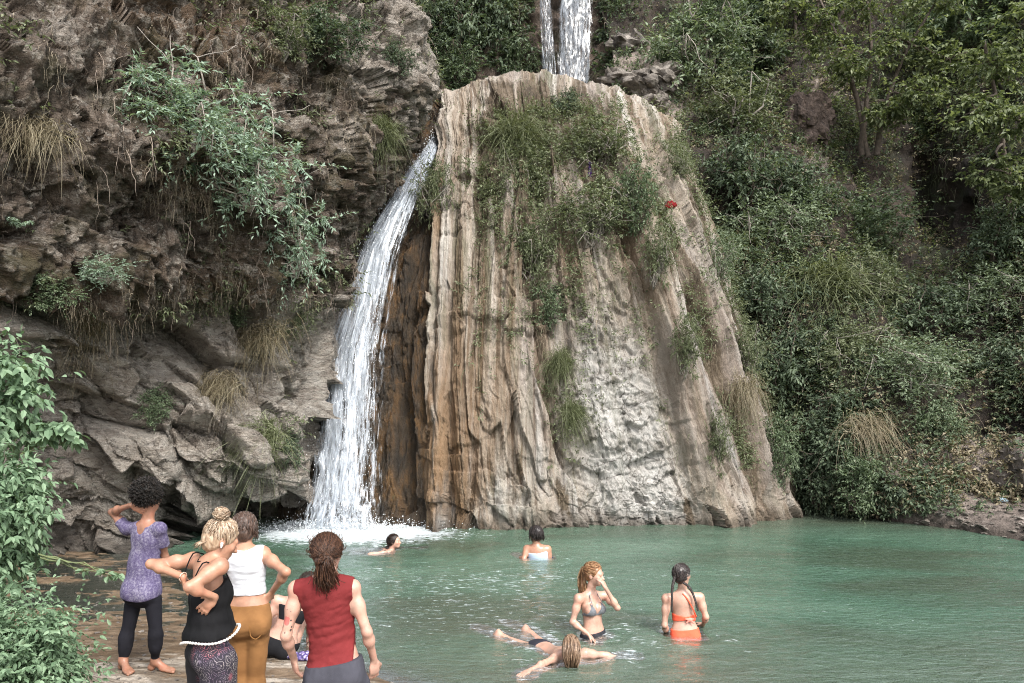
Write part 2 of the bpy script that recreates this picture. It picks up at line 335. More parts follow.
d = (flute*.28+rib*.55+crust*.6+slab*(1-.7*ss(.2, .1, V))+brk)*(1-.55*blkm)*(1-.5*topm)+shat*blkm+knob*topm+fbm(G*5, 5, s=52)*.04
leftdark = ss(.285, .262, U)                                           # dark wet channel wall behind the fall
d = d*(1-.3*leftdark)+leftdark*fbm(G*np.array((2.2, 2.2, .9)), 5, s=72)*.22
d = d*(1-.6*ss(.86, 1, U))
BTG = G+N0*d[..., None]
def buttress_mat():
    n = NT("flowstone"); c = n.co(); u = n.attr('su'); v = n.attr('sv')
    uv = n.n("CombineXYZ", {0: u, 1: v}).outputs[0]
    s1 = n.noise(n.map(uv, (19, 1.7, 1)), 1, 8, .66, .9); s2 = n.noise(n.map(uv, (52, 4.5, 1)), 1, 8, .72, .8); s3 = n.noise(n.map(uv, (11, 2.4, 1)), 1, 4, .5, .4)
    pale = n.ramp(s1, [(.30, (.06, .044, .03)), (.41, (.2, .158, .115)), (.5, (.37, .33, .275)), (.66, (.58, .555, .51))])
    pale = n.mix(n.ramp(s2, [(.40, .9), (.52, 0.)]), pale, (.085, .062, .043))
    gry = n.ramp(s2, [(.3, (.16, .14, .125)), (.6, (.4, .385, .37))])
    pale = n.mix(n.ramp(s3, [(.52, 0.), (.64, .8)]), pale, gry)
    pale = n.mix(n.math('MULTIPLY', n.attr('tan'), n.ramp(n.noise(n.map(uv, (24, 3, 1)), 1, 5), [(.33, 0.), (.5, .9)])), pale, (.235, .14, .068))
    white = n.ramp(n.noise(c, 2.2, 8, .65), [(.32, (.2, .185, .16)), (.45, (.41, .39, .36)), (.7, (.53, .515, .485))])
    ck = n.ramp(n.n("TexVoronoi", {'Vector': n.n("Mix", {4: c, 5: n.n("TexNoise", {'Vector': c, 'Scale': 3.}).outputs[1], 0: .15}, data_type='VECTOR').outputs[1], 'Scale': 2.6}, feature='DISTANCE_TO_EDGE').outputs[0], [(0., 1.), (.03, 0.)])
    white = n.mix(n.math('MULTIPLY', ck, n.ramp(n.noise(c, 4, 4), [(.38, 0.), (.5, .9)])), white, (.09, .08, .065))
    col = n.mix(n.math('MULTIPLY', n.attr('block'), 1.), pale, white)
    col = n.mix(n.math('MULTIPLY', n.ramp(n.noise(n.map(uv, (30, 3.5, 1)), 1, 8, .75, .6), [(.53, 0.), (.62, .8)]), n.ramp(v, [(.2, .9), (.8, .35)])), col, (.085, .088, .04))
    col = n.mix(n.ramp(n.noise(n.map(uv, (26, 2.2, 1)), 1.3, 9, .75, .7), [(.34, .75), (.42, 0.)]), col, (.055, .045, .036))
    soil = n.ramp(n.noise(c, 2, 8, .7), [(.3, (.03, .022, .013)), (.52, (.11, .08, .05)), (.75, (.26, .21, .16))])
    sf = n.ramp(n.math('ADD', n.attr('soil'), n.math('MULTIPLY', n.math('SUBTRACT', n.noise(n.map(uv, (40, 10, 1)), 1, 6, .65), .5), 1.5)), [(.42, 0.), (.62, 1.)])
    col = n.mix(sf, col, soil)
    wetc = n.ramp(n.noise(n.map(c, (3, 3, .9)), 1.3, 7, .65), [(.3, (.012, .010, .007)), (.5, (.05, .033, .018)), (.66, (.13, .07, .026)), (.8, (.05, .055, .022))])
    wf = n.ramp(n.math('ADD', n.attr('wet'), n.math('MULTIPLY', n.math('SUBTRACT', s1, .5), .5)), [(.4, 0.), (.6, 1.)])
    col = n.mix(wf, col, wetc)
    z = n.sep(c)[2]; base = n.ramp(n.math('ADD', z, n.math('MULTIPLY', n.noise(c, 3, 3), .6)), [(.3, .75), (.62, 0.)])
    col = n.mix(base, col, (.07, .052, .035))
    h = n.math('ADD', n.math('MULTIPLY', s2, 1.2), n.noise(n.map(c, (1, 1, .5)), 10, 12, .78)); pit = n.ramp(n.noise(n.map(c, (1, 1, .6)), 7, 10, .78), [(.35, .7), (.40, 0.)]); col = n.mix(pit, col, (.07, .053, .038))
    return n.done(n.pbr(col, n.math('SUBTRACT', .8, n.math('MULTIPLY', wf, .4)), n.bump(h, 1.0, .09)))
soilm = np.clip(.95*ss(.34, .42, U)*ss(.66, .58, U)*ss(.72, .3, V)*ss(.10, .17, V)+.4*ss(.6, .66, U)*ss(.8, .15, V)*ss(.12, .2, V) + .8*ss(.68, .695, U)*ss(.735, .70, U)*ss(.25, .4, V) + .8*ss(.78, .80, U)*ss(.84, .82, U)*ss(.2, .35, V) + .75*ss(.52, .54, U)*ss(.58, .56, U)*ss(.35, .5, V)*.8
        + .85*ss(.86, .91, U)*ss(.25, .45, V)+.6*ss(.9,.95,U) + .55*ss(.62, .66, U)*ss(.85, .7, U)*ss(.45, .2, V), 0, 1)
stripe = ss(-.12, .12, fbm(np.stack((U*17, V*2.5, U*0+6), -1), 3, s=88)); soilm = soilm*(.25+.75*stripe)
buttress = sheet("central_buttress", BTG, buttress_mat(), attrs={'su': U, 'sv': V, 'block': blkm, 'soil': soilm, 'wet': leftdark*1.0,
     'tan': np.clip(.35+ss(.42, .85, V)*ss(.52, .3, U)*1.0+.6*np.exp(-((U-.30)/.014)**2)*ss(.15, .4, V), 0, 1)})

# ---------------- back wall of the gorge and the right-hand slope
BW = [row(-220, [250, 330, 400, 470, 540, 610, 700, 800], [27, 28, 29, 30, 30, 31, 32, 33]),
      row(-40, [250, 330, 400, 470, 540, 610, 700, 800], [25, 26, 27.2, 28, 28.2, 28.5, 30, 32]),
      row(40, [250, 330, 400, 470, 540, 610, 700, 800], [24, 25, 26.4, 27.4, 28, 27.6, 29, 31]),
      row(100, [250, 330, 400, 470, 540, 610, 700, 800], [23, 24, 25.4, 26.6, 27.6, 26.6, 28, 30]),
      row(160, [250, 330, 400, 470, 540, 610, 700, 800], [22, 23, 24.6, 26, 27, 26, 27, 29])]
G = lattice(BW, 170, 260); N0 = normals(G)
d = fbm(G*np.array((.5, .5, .35)), 5, s=81, ridged=True)*.9+fbm(G*1.7, 5, s=82)*.3
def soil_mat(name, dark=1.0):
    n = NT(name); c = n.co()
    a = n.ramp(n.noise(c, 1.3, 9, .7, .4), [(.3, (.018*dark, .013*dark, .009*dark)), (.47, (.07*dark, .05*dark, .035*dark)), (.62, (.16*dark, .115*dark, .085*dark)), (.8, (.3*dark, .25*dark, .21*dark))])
    a = n.mix(n.ramp(n.noise(c, .8, 6), [(.5, 0.), (.62, .7)]), a, (.03, .036, .014))
    rk = n.ramp(n.noise(n.map(c, (1.5, 1.5, 2.2), (0, -.5, 0)), 2.2, 8, .7, .5), [(.3, (.06, .05, .042)), (.55, (.27, .22, .19)), (.75, (.42, .37, .33))])
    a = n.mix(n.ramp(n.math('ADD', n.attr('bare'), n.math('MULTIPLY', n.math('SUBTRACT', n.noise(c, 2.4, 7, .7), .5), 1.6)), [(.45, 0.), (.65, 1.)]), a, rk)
    z = n.sep(c)[2]; a = n.mix(n.ramp(n.math('ADD', z, n.math('MULTIPLY', n.noise(c, 3, 4), .5)), [(.2, .8), (.5, 0.)]), a, (.05, .036, .026))
    return n.done(n.pbr(a, .88, n.bump(n.noise(c, 8, 12, .78), 1.0, .12)))
back_wall = sheet("gorge_back_wall", G+N0*d[..., None], soil_mat("back wall earth", .7), attrs={'bare': np.zeros(G.shape[:2])+.1})
RS = [row(-220, [560, 650, 740, 830, 920, 1000, 1080, 1340], [30, 31, 30.5, 30, 29, 27, 24, 19]),
      row(-20, [590, 660, 740, 830, 920, 1000, 1080, 1340], [28.5, 28, 27.6, 27.3, 26.6, 25, 21.5, 17.5]),
      row(50, [612, 670, 745, 830, 920, 1000, 1080, 1340], [26.5, 25.6, 25.8, 26, 25.8, 24.0, 20.6, 16.5]),
      row(100, [615, 680, 750, 835, 920, 1000, 1080, 1340], [23.6, 24.0, 24.6, 25, 25.4, 22.8, 19.8, 16]),
      row(150, [640, 700, 770, 840, 920, 1000, 1080, 1340], [22.4, 22.4, 22.9, 23.8, 25.0, 21.8, 19.0, 15.5]),
      row(240, [690, 740, 800, 860, 925, 1000, 1080, 1340], [21.0, 20.6, 20.8, 21.6, 24.2, 20.8, 18.2, 14.8]),
      row(290, [715, 760, 815, 870, 930, 1000, 1080, 1340], [20.3, 19.8, 19.6, 19.8, 20.6, 19.8, 17.5, 14.2]),
      row(380, [740, 785, 835, 885, 940, 1005, 1080, 1340], [19.4, 18.9, 18.3, 18.0, 18.5, 18.2, 16.6, 13.6]),
      row(440, [760, 800, 845, 890, 945, 1010, 1080, 1340], [19.2, 18.5, 17.6, 17.2, 17.4, 17.0, 15.8, 13.2]),
      row(482, [775, 812, 850, 895, 950, 1015, 1085, 1340], [19, 18.3, 17.4, 16.7, 16.6, 16.2, 15.2, 12.9]),
      row(494, [780, 815, 855, 897, 952, 1015, 1085, 1340], [19, 18.3, 17.4, 16.6, 16.3, 16.5, 15.8, 13.2]),
      row(503, [782, 818, 858, 900, 955, 1015, 1085, 1340], [18.9, 18.3, 17.4, 16.5, 16.0, 15.9, 15.0, 12.7]),
      row([512, 512, 514, 519, 525, 538, 552, 600], [785, 820, 860, 905, 960, 1018, 1085, 1340], [18.9, 18.2, 17.4, 16.4, 15.5, 14.3, 13.0, 10.2]),
      row([560, 560, 560, 562, 566, 580, 600, 650], [785, 820, 860, 905, 960, 1018, 1085, 1340], [18.9, 18.2, 17.4, 16.3, 15.3, 14.0, 12.8, 10])]
nv, nu = 420, 380
G = lattice(RS, nv, nu); N0 = normals(G); px0 = 512+F*G[..., 0]/G[..., 1]; py0 = HZ-F*(G[..., 2]-CH)/G[..., 1]
f1, fe, cid = cells(G*np.array((.8, .8, 1.1))+fbm(G, 3, s=9)[..., None]*.4, 24)
d = fbm(G*np.array((.5, .5, .45)), 5, s=91, ridged=True)*.55+fbm(G*2.2, 5, s=92)*.2+(cid-.5)*.35*ss(0, .2, fe)
d *= 1-.8*ss(470, 510, py0); d += fbm(G*4, 5, s=93)*.07*ss(470, 510, py0)
bare = np.clip(1.0*ss(425, 470, py0)*ss(880, 950, px0)+.8*ss(740, 690, px0)*ss(150, 120, py0)*ss(40, 60, py0)+.6*ss(770, 800, px0)*ss(860, 820, px0)*ss(60, 100, py0)*ss(190, 160, py0)+.55*ss(860, 900, px0)*ss(960, 920, px0)*ss(430, 480, py0), 0, 1)
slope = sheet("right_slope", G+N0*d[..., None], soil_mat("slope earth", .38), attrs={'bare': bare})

# ---------------- bank and pool floor
EY = np.array([-20, 2, 6, 7, 8, 9, 10, 11, 12, 13, 14, 30]); EX = np.array([2.5, 2.0, .3, -1.0, -2.35, -3.2, -3.85, -4.3, -4.8, -5.9, -7.5, -7.5])
def ground_h(X, Y):
    e = np.interp(Y, EY, EX)+fbm(np.stack((X*.6, Y*.6, X*0), -1), 3, s=6)*.35
    d = X-e                                                            # >0 in the pool
    p = np.stack((X, Y, X*0), -1)
    bank = .02+fbm(p*np.array((.6, 1.6, 1)), 4, s=7)*.05+fbm(p*np.array((2.2, 5, 1)), 4, s=8, ridged=True)*.022+fbm(p*9, 3, s=10)*.006
    shallow = ss(6.9, 9.2, Y+.25*X+1.2)*.085
    bank = bank-shallow+ss(3.0, .5, Y)*.65
    pool = -.12-np.clip(d, 0, 3.2)*.5-.15*ss(0, .4, d)
    k = ss(-.5, .35, d); h = bank*(1-k)+pool*k
    side = ss(-2.7, -3.6, X+.12*(Y-5))*ss(7.0, 5.5, Y)*.7             # earth mound under the foreground plants
    return h+side
def ax(segs): return np.concatenate([np.linspace(a, b, n, endpoint=False) for a, b, n in segs]+[[segs[-1][1]]])
gx = ax([(-60, -12, 20), (-12, -8, 30), (-8, 1.2, 330), (1.2, 20, 60), (20, 60, 12)]); gy = ax([(-30, 3, 40), (3, 13.8, 330), (13.8, 24, 50), (24, 90, 16)])
X, Yg = np.meshgrid(gx, gy); GH = ground_h(X, Yg)
GH = np.where(Yg > 24, np.maximum(GH, -1.5), GH)
def ground_mat():
    n = NT("wet bank rock"); c = n.co(); z = n.sep(c)[2]
    a = n.noise(n.map(c, (1, 2.6, 1)), 1.3, 9, .68, .7); b = n.noise(n.map(c, (1.4, 4.5, 1)), 2.4, 8, .7, .6)
    dry = n.ramp(a, [(.3, (.1, .075, .052)), (.46, (.25, .205, .155)), (.6, (.42, .37, .31)), (.76, (.55, .51, .45))])
    dry = n.mix(n.ramp(b, [(.44, .8), (.56, 0.)]), dry, (.11, .085, .06))
    red = n.ramp(b, [(.3, (.05, .034, .02)), (.5, (.14, .095, .058)), (.7, (.27, .2, .135))])
    f = n.ramp(n.math('ADD', z, n.math('MULTIPLY', n.math('SUBTRACT', a, .5), .12)), [(-.0, 1.), (.001, 1.)] if False else [(0., .9), (.012, 0.)])
    col = n.mix(f, dry, red)
    deep = n.ramp(n.math('MULTIPLY', z, -1.), [(.15, 0.), (.9, 1.)]); col = n.mix(deep, col, (.07, .12, .10))
    return n.done(n.pbr(col, n.math('SUBTRACT', .62, n.math('MULTIPLY', f, .25)), n.bump(n.math('ADD', n.noise(c, 14, 8, .7), b), .8, .03)))
ground = sheet("ground", np.stack((X, Yg, GH), -1), ground_mat())
# ------------------------------------------------------------------ water
WZ = -.05
FALL = np.array((-3.35, 15.6))                                         # foot of the lower fall
PEOPLE_IN_WATER = [(-.05+.95, 8.35), (1.85, 8.35), (.55, 7.6), (-2.0, 13.3), (.4, 12.6)]
def water_grid(gx, gy):
    X, Y = np.meshgrid(gx, gy); p = np.stack((X, Y, X*0), -1)
    r = np.hypot(X-FALL[0], Y-FALL[1])
    amp = .012+.055*np.exp(-r/2.2)+.014*np.exp(-r/8)
    wv = fbm(p*np.array((1.5, 2.6, 1)), 4, s=101)*1.0+fbm(p*np.array((4.5, 8, 1)), 3, s=102)*.45
    Z = WZ+amp*wv+.012*np.sin(r*5.2+fbm(p*.9, 2, s=3)*3)*np.exp(-r/5)
    dist = np.full_like(X, 9.)
    for x, y in PEOPLE_IN_WATER:
        q = np.hypot(X-x, Y-y); Z += .014*np.sin(q*15+x)*np.exp(-q/.8); dist = np.minimum(dist, q)
    depth = Z-ground_h(X, Y)
    foam = np.exp(-(np.clip(r-.9, 0, 9)/.75)**1.2)+.5*np.exp(-(np.hypot((X-FALL[0]-1.0)*.45, Y-FALL[1]+.7)/.9)**2)
    foam = foam+.13*np.exp(-((dist-.5)/.22)**2)+.22*np.exp(-(np.hypot((X-.2)*.35, (Y-11.4))/1.0)**2)+.23*np.exp(-(np.hypot((X+1.2)*.4, (Y-9.3)*.8)/1.3)**2)
    return X, Y, Z, depth, np.clip(foam, 0, 1)
def water_mat():
    n = NT("pool water"); c = n.co(); dep = n.attr('depth'); fo = n.attr('foam')
    big = n.noise(n.map(c, (.22, .5, 1)), 1.2, 4, .5, .5)
    col = n.ramp(big, [(.34, (.055, .085, .056)), (.5, (.064, .128, .086)), (.66, (.095, .168, .118))])
    y = n.sep(c)[1]
    col = n.mix(n.ramp(n.math('MULTIPLY', y, .05), [(.36, .45), (.47, 0.), (.72, 0.), (.86, .7)]), col, (.10, .105, .078))  # brownish far band: the rock's reflection put into the water colour
    rip = n.noise(n.map(c, (3, 6.5, 1)), 1.6, 6, .62, .6); fine = n.noise(n.map(c, (9, 20, 1)), 1.4, 4, .6, .4)
    h = n.math('ADD', rip, n.math('MULTIPLY', fine, .2))
    fl = n.noise(n.map(c, (3.6, 11, 1)), 1.7, 7, .72, .9)
    a = n.math('ADD', fl, n.math('MULTIPLY', fo, .40))
    a = n.math('ADD', a, n.math('MULTIPLY', n.noise(c, .35, 3), .16))
    foam = n.ramp(a, [(.745, 0.), (.82, .8)])  # white flecks: real foam, plus glints painted in by the same mask
    murk = n.ramp(dep, [(.02, .06), (.2, .4), (.55, .74), (1., .78)])
    body = n.pbr(col, .07, n.bump(h, .75, .06), Specular_IOR_Level=.5, IOR=1.33)
    clear = n.n("BsdfTransparent", {0: (.82, .93, .88, 1)}).outputs[0]
    gl = n.n("BsdfGlossy", {'Color': (.9, .95, .95, 1), 'Roughness': .06, 'Normal': n.bump(h, .75, .05)}).outputs[0]
    fr = n.n("Fresnel", {'IOR': 1.33, 'Normal': n.bump(h, .5, .05)}).outputs[0]
    thin = n.n("MixShader", {0: fr, 1: clear, 2: gl}).outputs[0]
    sh = n.n("MixShader", {0: murk, 1: thin, 2: body}).outputs[0]
    fm = n.pbr((.58, .63, .66), .55, n.bump(n.noise(c, 30, 5), .6, .03))
    return n.done(n.n("MixShader", {0: foam, 1: sh, 2: fm}).outputs[0])
X, Y, Z, dep, foam = water_grid(ax([(-14, -8, 20), (-8, 10, 470), (10, 26, 60)]), ax([(2.0, 6.4, 30), (6.4, 17.2, 400), (17.2, 22, 30)]))
water = sheet("pool_water", np.stack((X, Y, Z), -1), water_mat(), attrs={'depth': dep, 'foam': foam})

# ---- falling water: threads running down the channel, spread through its thickness
def fall_mat(name, dens, tint=1.0):
    n = NT(name); u = n.attr('fu'); v = n.attr('fv'); uv = n.n("CombineXYZ", {0: u, 1: v, 2: n.attr('fl')}).outputs[0]
    a = n.noise(n.map(uv, (16, 3.2, 5)), 1, 7, .72, .5); b = n.noise(n.map(uv, (60, 16, 9)), 1, 5, .7, .3)
    edge = n.ramp(n.math('ABSOLUTE', n.math('SUBTRACT', u, .5)), [(.33, 0.), (.5, .26)])
    t = n.math('ADD', n.math('MULTIPLY', a, .62), n.math('MULTIPLY', b, .38))
    t = n.math('SUBTRACT', n.math('ADD', t, n.math('MULTIPLY', n.attr('fd'), .2)), edge)
    al = n.ramp(t, [(.52-dens, 0.), (.6-dens, .55), (.68-dens, .97)])
    col = n.ramp(b, [(.3, (.36*tint, .42*tint, .5*tint)), (.6, (.7*tint, .75*tint, .81*tint))])
    dif = n.n("BsdfDiffuse", {0: col}).outputs[0]; tr = n.n("BsdfTranslucent", {0: col}).outputs[0]
    s = n.n("MixShader", {0: .3, 1: dif, 2: tr}).outputs[0]
    s = n.n("MixShader", {0: .12, 1: s, 2: n.n("BsdfGlossy", {'Roughness': .25}).outputs[0]}).outputs[0]
    return n.done(n.n("MixShader", {0: al, 1: n.n("BsdfTransparent").outputs[0], 2: s}).outputs[0])
def fall_sheet(path, halfw, layers, nu, nv, bulge, seed, fdf):
    """path: (k,3) centre line; each layer is a ribbon rippled in depth"""
    path = np.asarray(path, float); Pm = catmull(path, nv); hw = catmull(np.asarray(halfw, float)[:, None], nv)[:, 0]
    u = np.linspace(0, 1, nu); Vs, Fs, au, av, al, ad, off = [], [], [], [], [], [], 0
    for L in range(layers):
        w = hw*(1+.05*L); vv = np.linspace(0, 1, nv)
        Uu, Vv = np.meshgrid(u, vv)
        g = np.zeros((nv, nu, 3)); g += Pm[:, None]
        g[..., 0] += (Uu-.5)*2*w[:, None]
        rip = fbm(np.stack((Uu*6+L*7, Vv*9, Uu*0+seed), -1), 4, s=seed+L)
        g[..., 1] -= (bulge*(1-(2*Uu-1)**2))*(.3+Vv) + rip*.16*(.4+Vv) + L*.07
        g[..., 0] += fbm(np.stack((Uu*3, Vv*7+L*3, Uu*0+seed), -1), 3, s=seed+9)*.07*w[:, None]*2
        idx = np.arange(nv*nu).reshape(nv, nu)+off
        Fs.append(np.stack((idx[:-1, :-1], idx[1:, :-1], idx[1:, 1:], idx[:-1, 1:]), -1).reshape(-1, 4)); off += nv*nu
        Vs.append(g.reshape(-1, 3)); au.append(Uu.ravel()); av.append(Vv.ravel()*float(np.linalg.norm(path[0]-path[-1]))/4); al.append(np.full(nv*nu, L*1.0)); ad.append(fdf(Uu, Vv).ravel())
    return np.concatenate(Vs), np.concatenate(Fs), dict(fu=np.concatenate(au), fv=np.concatenate(av), fl=np.concatenate(al), fd=np.concatenate(ad))
def fall(name, pts, hws, mat, parent, seed, layers=3, bulge=.12, nu=40, nv=160, fdf=lambda u, v: u*0, base=(0, 0, 0)):
    V_, F_, A = fall_sheet(pts, hws, layers, nu, nv, bulge, seed, fdf)
    me = mesh_data(name, V_-np.asarray(base), F_, mat)
    for k, v in A.items(): add_attr(me, k, v)
    return obj(name, me, parent)
def drops(name, pos, size, vel, mat, parent, base):
    """small stretched drops (octahedra)"""
    n = len(pos); t = unit(vel); a = unit(np.cross(t, np.array((.3, .9, .2)))); b = np.cross(t, a); s = size[:, None]; l = (np.linalg.norm(vel, axis=1)*size)[:, None]
    v = np.stack((pos+t*l, pos-t*l, pos+a*s, pos-a*s, pos+b*s, pos-b*s), 1).reshape(-1, 3)-np.asarray(base)
    f = np.array([[0, 2, 4], [0, 4, 3], [0, 3, 5], [0, 5, 2], [1, 4, 2], [1, 3, 4], [1, 5, 3], [1, 2, 5]])
    o = obj(name, mesh_data(name, v, (np.arange(n)[:, None, None]*6+f[None]).reshape(-1, 3), mat), parent); o["kind"] = "stuff"; return o
dropm = simple("white water drops", (.8, .84, .87), .35, .05, 10, 0)
rng = np.random.default_rng(5)
cl = [(436, 140, 19.3), (431, 152, 18.7), (418, 176, 18.0), (400, 212, 17.3), (383, 250, 16.9), (371, 300, 16.7), (361, 350, 16.45), (357, 400, 16.3), (354, 450, 16.1), (351, 500, 15.85), (350, 527, 15.75)]
hwpx = [5, 8, 13, 19, 25, 30, 35, 39, 43, 47, 50]
base = P(346, 527, 15.9)
pts = [P(*c) for c in cl]; hws = [h/F*c[2] for h, c in zip(hwpx, cl)]
fm1 = fall_mat("falling water", .045)
wf = tag(empty("waterfall", base), "tall white waterfall pouring down the dark channel beside the pale buttress into the pool", "waterfall")
fall("water_sheet", pts, hws, fm1, wf, 11, layers=3, bulge=.28, nu=60, nv=260, fdf=lambda u, v: .25-.35*np.abs(v-.2)*.4-.6*ss(.45, .9, u)*ss(.12, .5, v), base=base)
q = catmull(np.array(pts), 400); hq = catmull(np.array(hws)[:, None], 400)[:, 0]
k = (rng.random(2600)**.7*399).astype(int); off = np.clip(rng.normal(-.15, .4, 2600), -1, .45)
pos = q[k]+np.stack((off*hq[k], -np.abs(rng.normal(0, .25, 2600))-.1, rng.normal(0, .1, 2600)), -1)
drops("droplets", pos, rng.uniform(.003, .009, 2600), np.stack((rng.normal(0, .2, 2600), rng.normal(0, .2, 2600)-.2, -rng.uniform(1, 3.5, 2600)), -1), dropm, wf, base)
ns = 2600; th = rng.random(ns)*2*math.pi; rr = np.abs(rng.normal(0, .55, ns))+.1
pos = np.stack((base[0]+np.cos(th)*rr*1.6+rng.normal(0, .5, ns), base[1]-.3+np.sin(th)*rr*.7, WZ+np.abs(rng.normal(0, .13, ns))*np.exp(-rr*.8)), -1)
drops("splash", pos, rng.uniform(.004, .013, ns), np.stack((np.cos(th), np.sin(th), rng.random(ns)), -1), dropm, wf, base)
fm2 = fall_mat("upper falling water", .02, .42)
def ufall(name, label, c0, hw, seed, dens):
    b = P(*c0[-1]); t = tag(empty(name, b), label, "waterfall")
    fall("water_sheet", [P(*c) for c in c0], [h/F*c[2] for h, c in zip(hw, c0)], fm2, t, seed, layers=3, bulge=.15, nu=30, nv=120, fdf=lambda u, v: u*0+dens*.6, base=b)
    return t
ufall("waterfall", "broad bluish white upper cascade, right of the two streams above the buttress", [(577, -90, 27.2), (576, -20, 26.6), (575, 20, 26.2), (574, 60, 26), (573, 95, 25.8)], [14, 18, 20, 20, 18], 31, .32)
ufall("waterfall", "thin twin-strand upper cascade, left of the two streams above the buttress", [(543, -90, 27.2), (544, -20, 26.6), (546, 20, 26.3), (548, 60, 26.1), (550, 95, 25.9)], [6, 7, 8, 8.5, 9], 41, .08)
# ------------------------------------------------------------------ plants
def leaf_mat(name, stops, tr=.3, rough=.5):
    n = NT(name); v = n.attr('lv'); c = n.co()
    v = n.math('ADD', v, n.math('MULTIPLY', n.math('SUBTRACT', n.noise(c, 2.5, 3), .5), .6))
    col = n.ramp(v, stops)
    p = n.pbr(col, rough, Specular_IOR_Level=.35)
    t = n.n("BsdfTranslucent", {0: n.mix(1, col, (1.2, 1.25, .7), 'MULTIPLY')}).outputs[0]
    return n.done(n.n("MixShader", {0: tr, 1: p, 2: t}).outputs[0])
LM = dict(
  pale=leaf_mat("pale leaf", [(.1, (.11, .165, .12)), (.5, (.26, .345, .265)), (.9, (.42, .52, .42))]),
  dark=leaf_mat("dark leaf", [(.1, (.024, .038, .022)), (.5, (.075, .105, .062)), (.9, (.18, .225, .145))], .3, .62),
  mid=leaf_mat("mid green leaf", [(.1, (.035, .055, .028)), (.5, (.105, .145, .08)), (.9, (.23, .285, .175))]),
  sage=leaf_mat("sage green leaf", [(.1, (.06, .08, .045)), (.5, (.16, .205, .125)), (.9, (.3, .36, .25))]),
  olive=leaf_mat("olive leaf", [(.1, (.055, .064, .032)), (.5, (.135, .16, .085)), (.9, (.26, .285, .18))]),
  lime=leaf_mat("yellow green leaf", [(.1, (.04, .055, .024)), (.5, (.125, .155, .07)), (.9, (.27, .30, .16))], .4),
  fore=leaf_mat("foreground leaf", [(.1, (.065, .11, .06)), (.5, (.155, .24, .14)), (.9, (.28, .38, .25))], .25, .62),
  straw=leaf_mat("dry grass", [(.1, (.12, .09, .055)), (.5, (.22, .185, .12)), (.9, (.33, .29, .2))], .2),
  blade=leaf_mat("green grass blade", [(.1, (.06, .07, .03)), (.5, (.14, .16, .08)), (.9, (.26, .275, .17))], .25))
BARK = simple("bark", (.09, .07, .055), .85, .4, 14, .8, .02)
PALEBARK = simple("pale bark", (.27, .24, .21), .85, .35, 14, .8, .02)
def leaves_obj(name, parts, mat, parent=None, at=None):
    """parts: list of (V,F,verts per leaf)"""
    Vs, T, Q, A, off = [], [], [], [], 0
    r = np.random.default_rng(len(parts)+7)
    for V_, F_, k in parts:
        fl = F_ if isinstance(F_, list) else [F_]
        for f in fl: (T if f.shape[1] == 3 else Q).append(f+off)
        n = len(V_)//k; A.append(np.repeat(np.clip(r.normal(.5, .2, n), 0, 1), k)); Vs.append(V_); off += len(V_)
    fs = [np.concatenate(x) for x in (T, Q) if x]
    V_ = np.concatenate(Vs)
    if at is not None: V_ = V_-np.asarray(at)
    me = mesh_data(name, V_, fs, mat, False); add_attr(me, 'lv', np.concatenate(A))
    o = obj(name, me, parent)
    if at is not None and parent is None: o.location = tuple(at)
    return o
def spray(r, n, starts, ends, per, ll, lw, fine=False, droop=.3, upn=1.0):
    """leaves alternating along n twigs"""
    t = np.tile(np.linspace(.15, 1, per), n); i = np.repeat(np.arange(n), per)
    d = unit(ends-starts)[i]; p = starts[i]+(ends-starts)[i]*t[:, None]; p[:, 2] -= droop*.25*np.linalg.norm(ends-starts, axis=1)[i]*t**2
    sd = unit(np.cross(d, np.array((0, 0, 1.0)))+r.normal(0, .25, (len(p), 3)))*np.where(np.tile(np.arange(per) % 2, n), 1, -1)[:, None]
    ax_ = unit(d*.7+sd*(1-.75*(t > .97))[:, None]+r.normal(0, .35, p.shape)+np.array((0, 0, -droop)))
    nr = unit(np.array((0, -.35, upn))+r.normal(0, .45, p.shape))
    s = r.uniform(.6, 1.15, len(p))
    return leaf_mesh(p, ax_, nr, ll*s, lw*s, fine)
def crown(r, C, R, clumps, twigs, per, ll, lw, fine=False, spread=.34, droop=.3, base=None):
    """clumps of twigs round clump centres on an uneven ellipsoid; returns leaves and clump centres"""
    C = np.asarray(C, float); R = np.asarray(R, float)
    dv = unit(r.normal(0, 1, (clumps, 3))); cc = C+dv*R*(r.random((clumps, 1))**.45)*.82
    out = []
    for c in cc:
        k = max(3, int(twigs*r.uniform(.55, 1.4))); e = c+r.normal(0, 1, (k, 3))*R*spread*r.uniform(.6, 1.2)
        st = c+(e-c)*.15+r.normal(0, .03, (k, 3))*R
        out.append(spray(r, k, st, e, per, ll, lw, fine, droop))
    return out, cc
def limb(r, a, b, n=6, wob=.08, sag=0):
    a, b = np.asarray(a, float), np.asarray(b, float); t = np.linspace(0, 1, n)[:, None]; L = np.linalg.norm(b-a)
    p = a+(b-a)*t+r.normal(0, wob*L/2, (n, 3))*np.sin(t*math.pi); p[:, 2] -= sag*L*np.sin(t[:, 0]*math.pi); return p
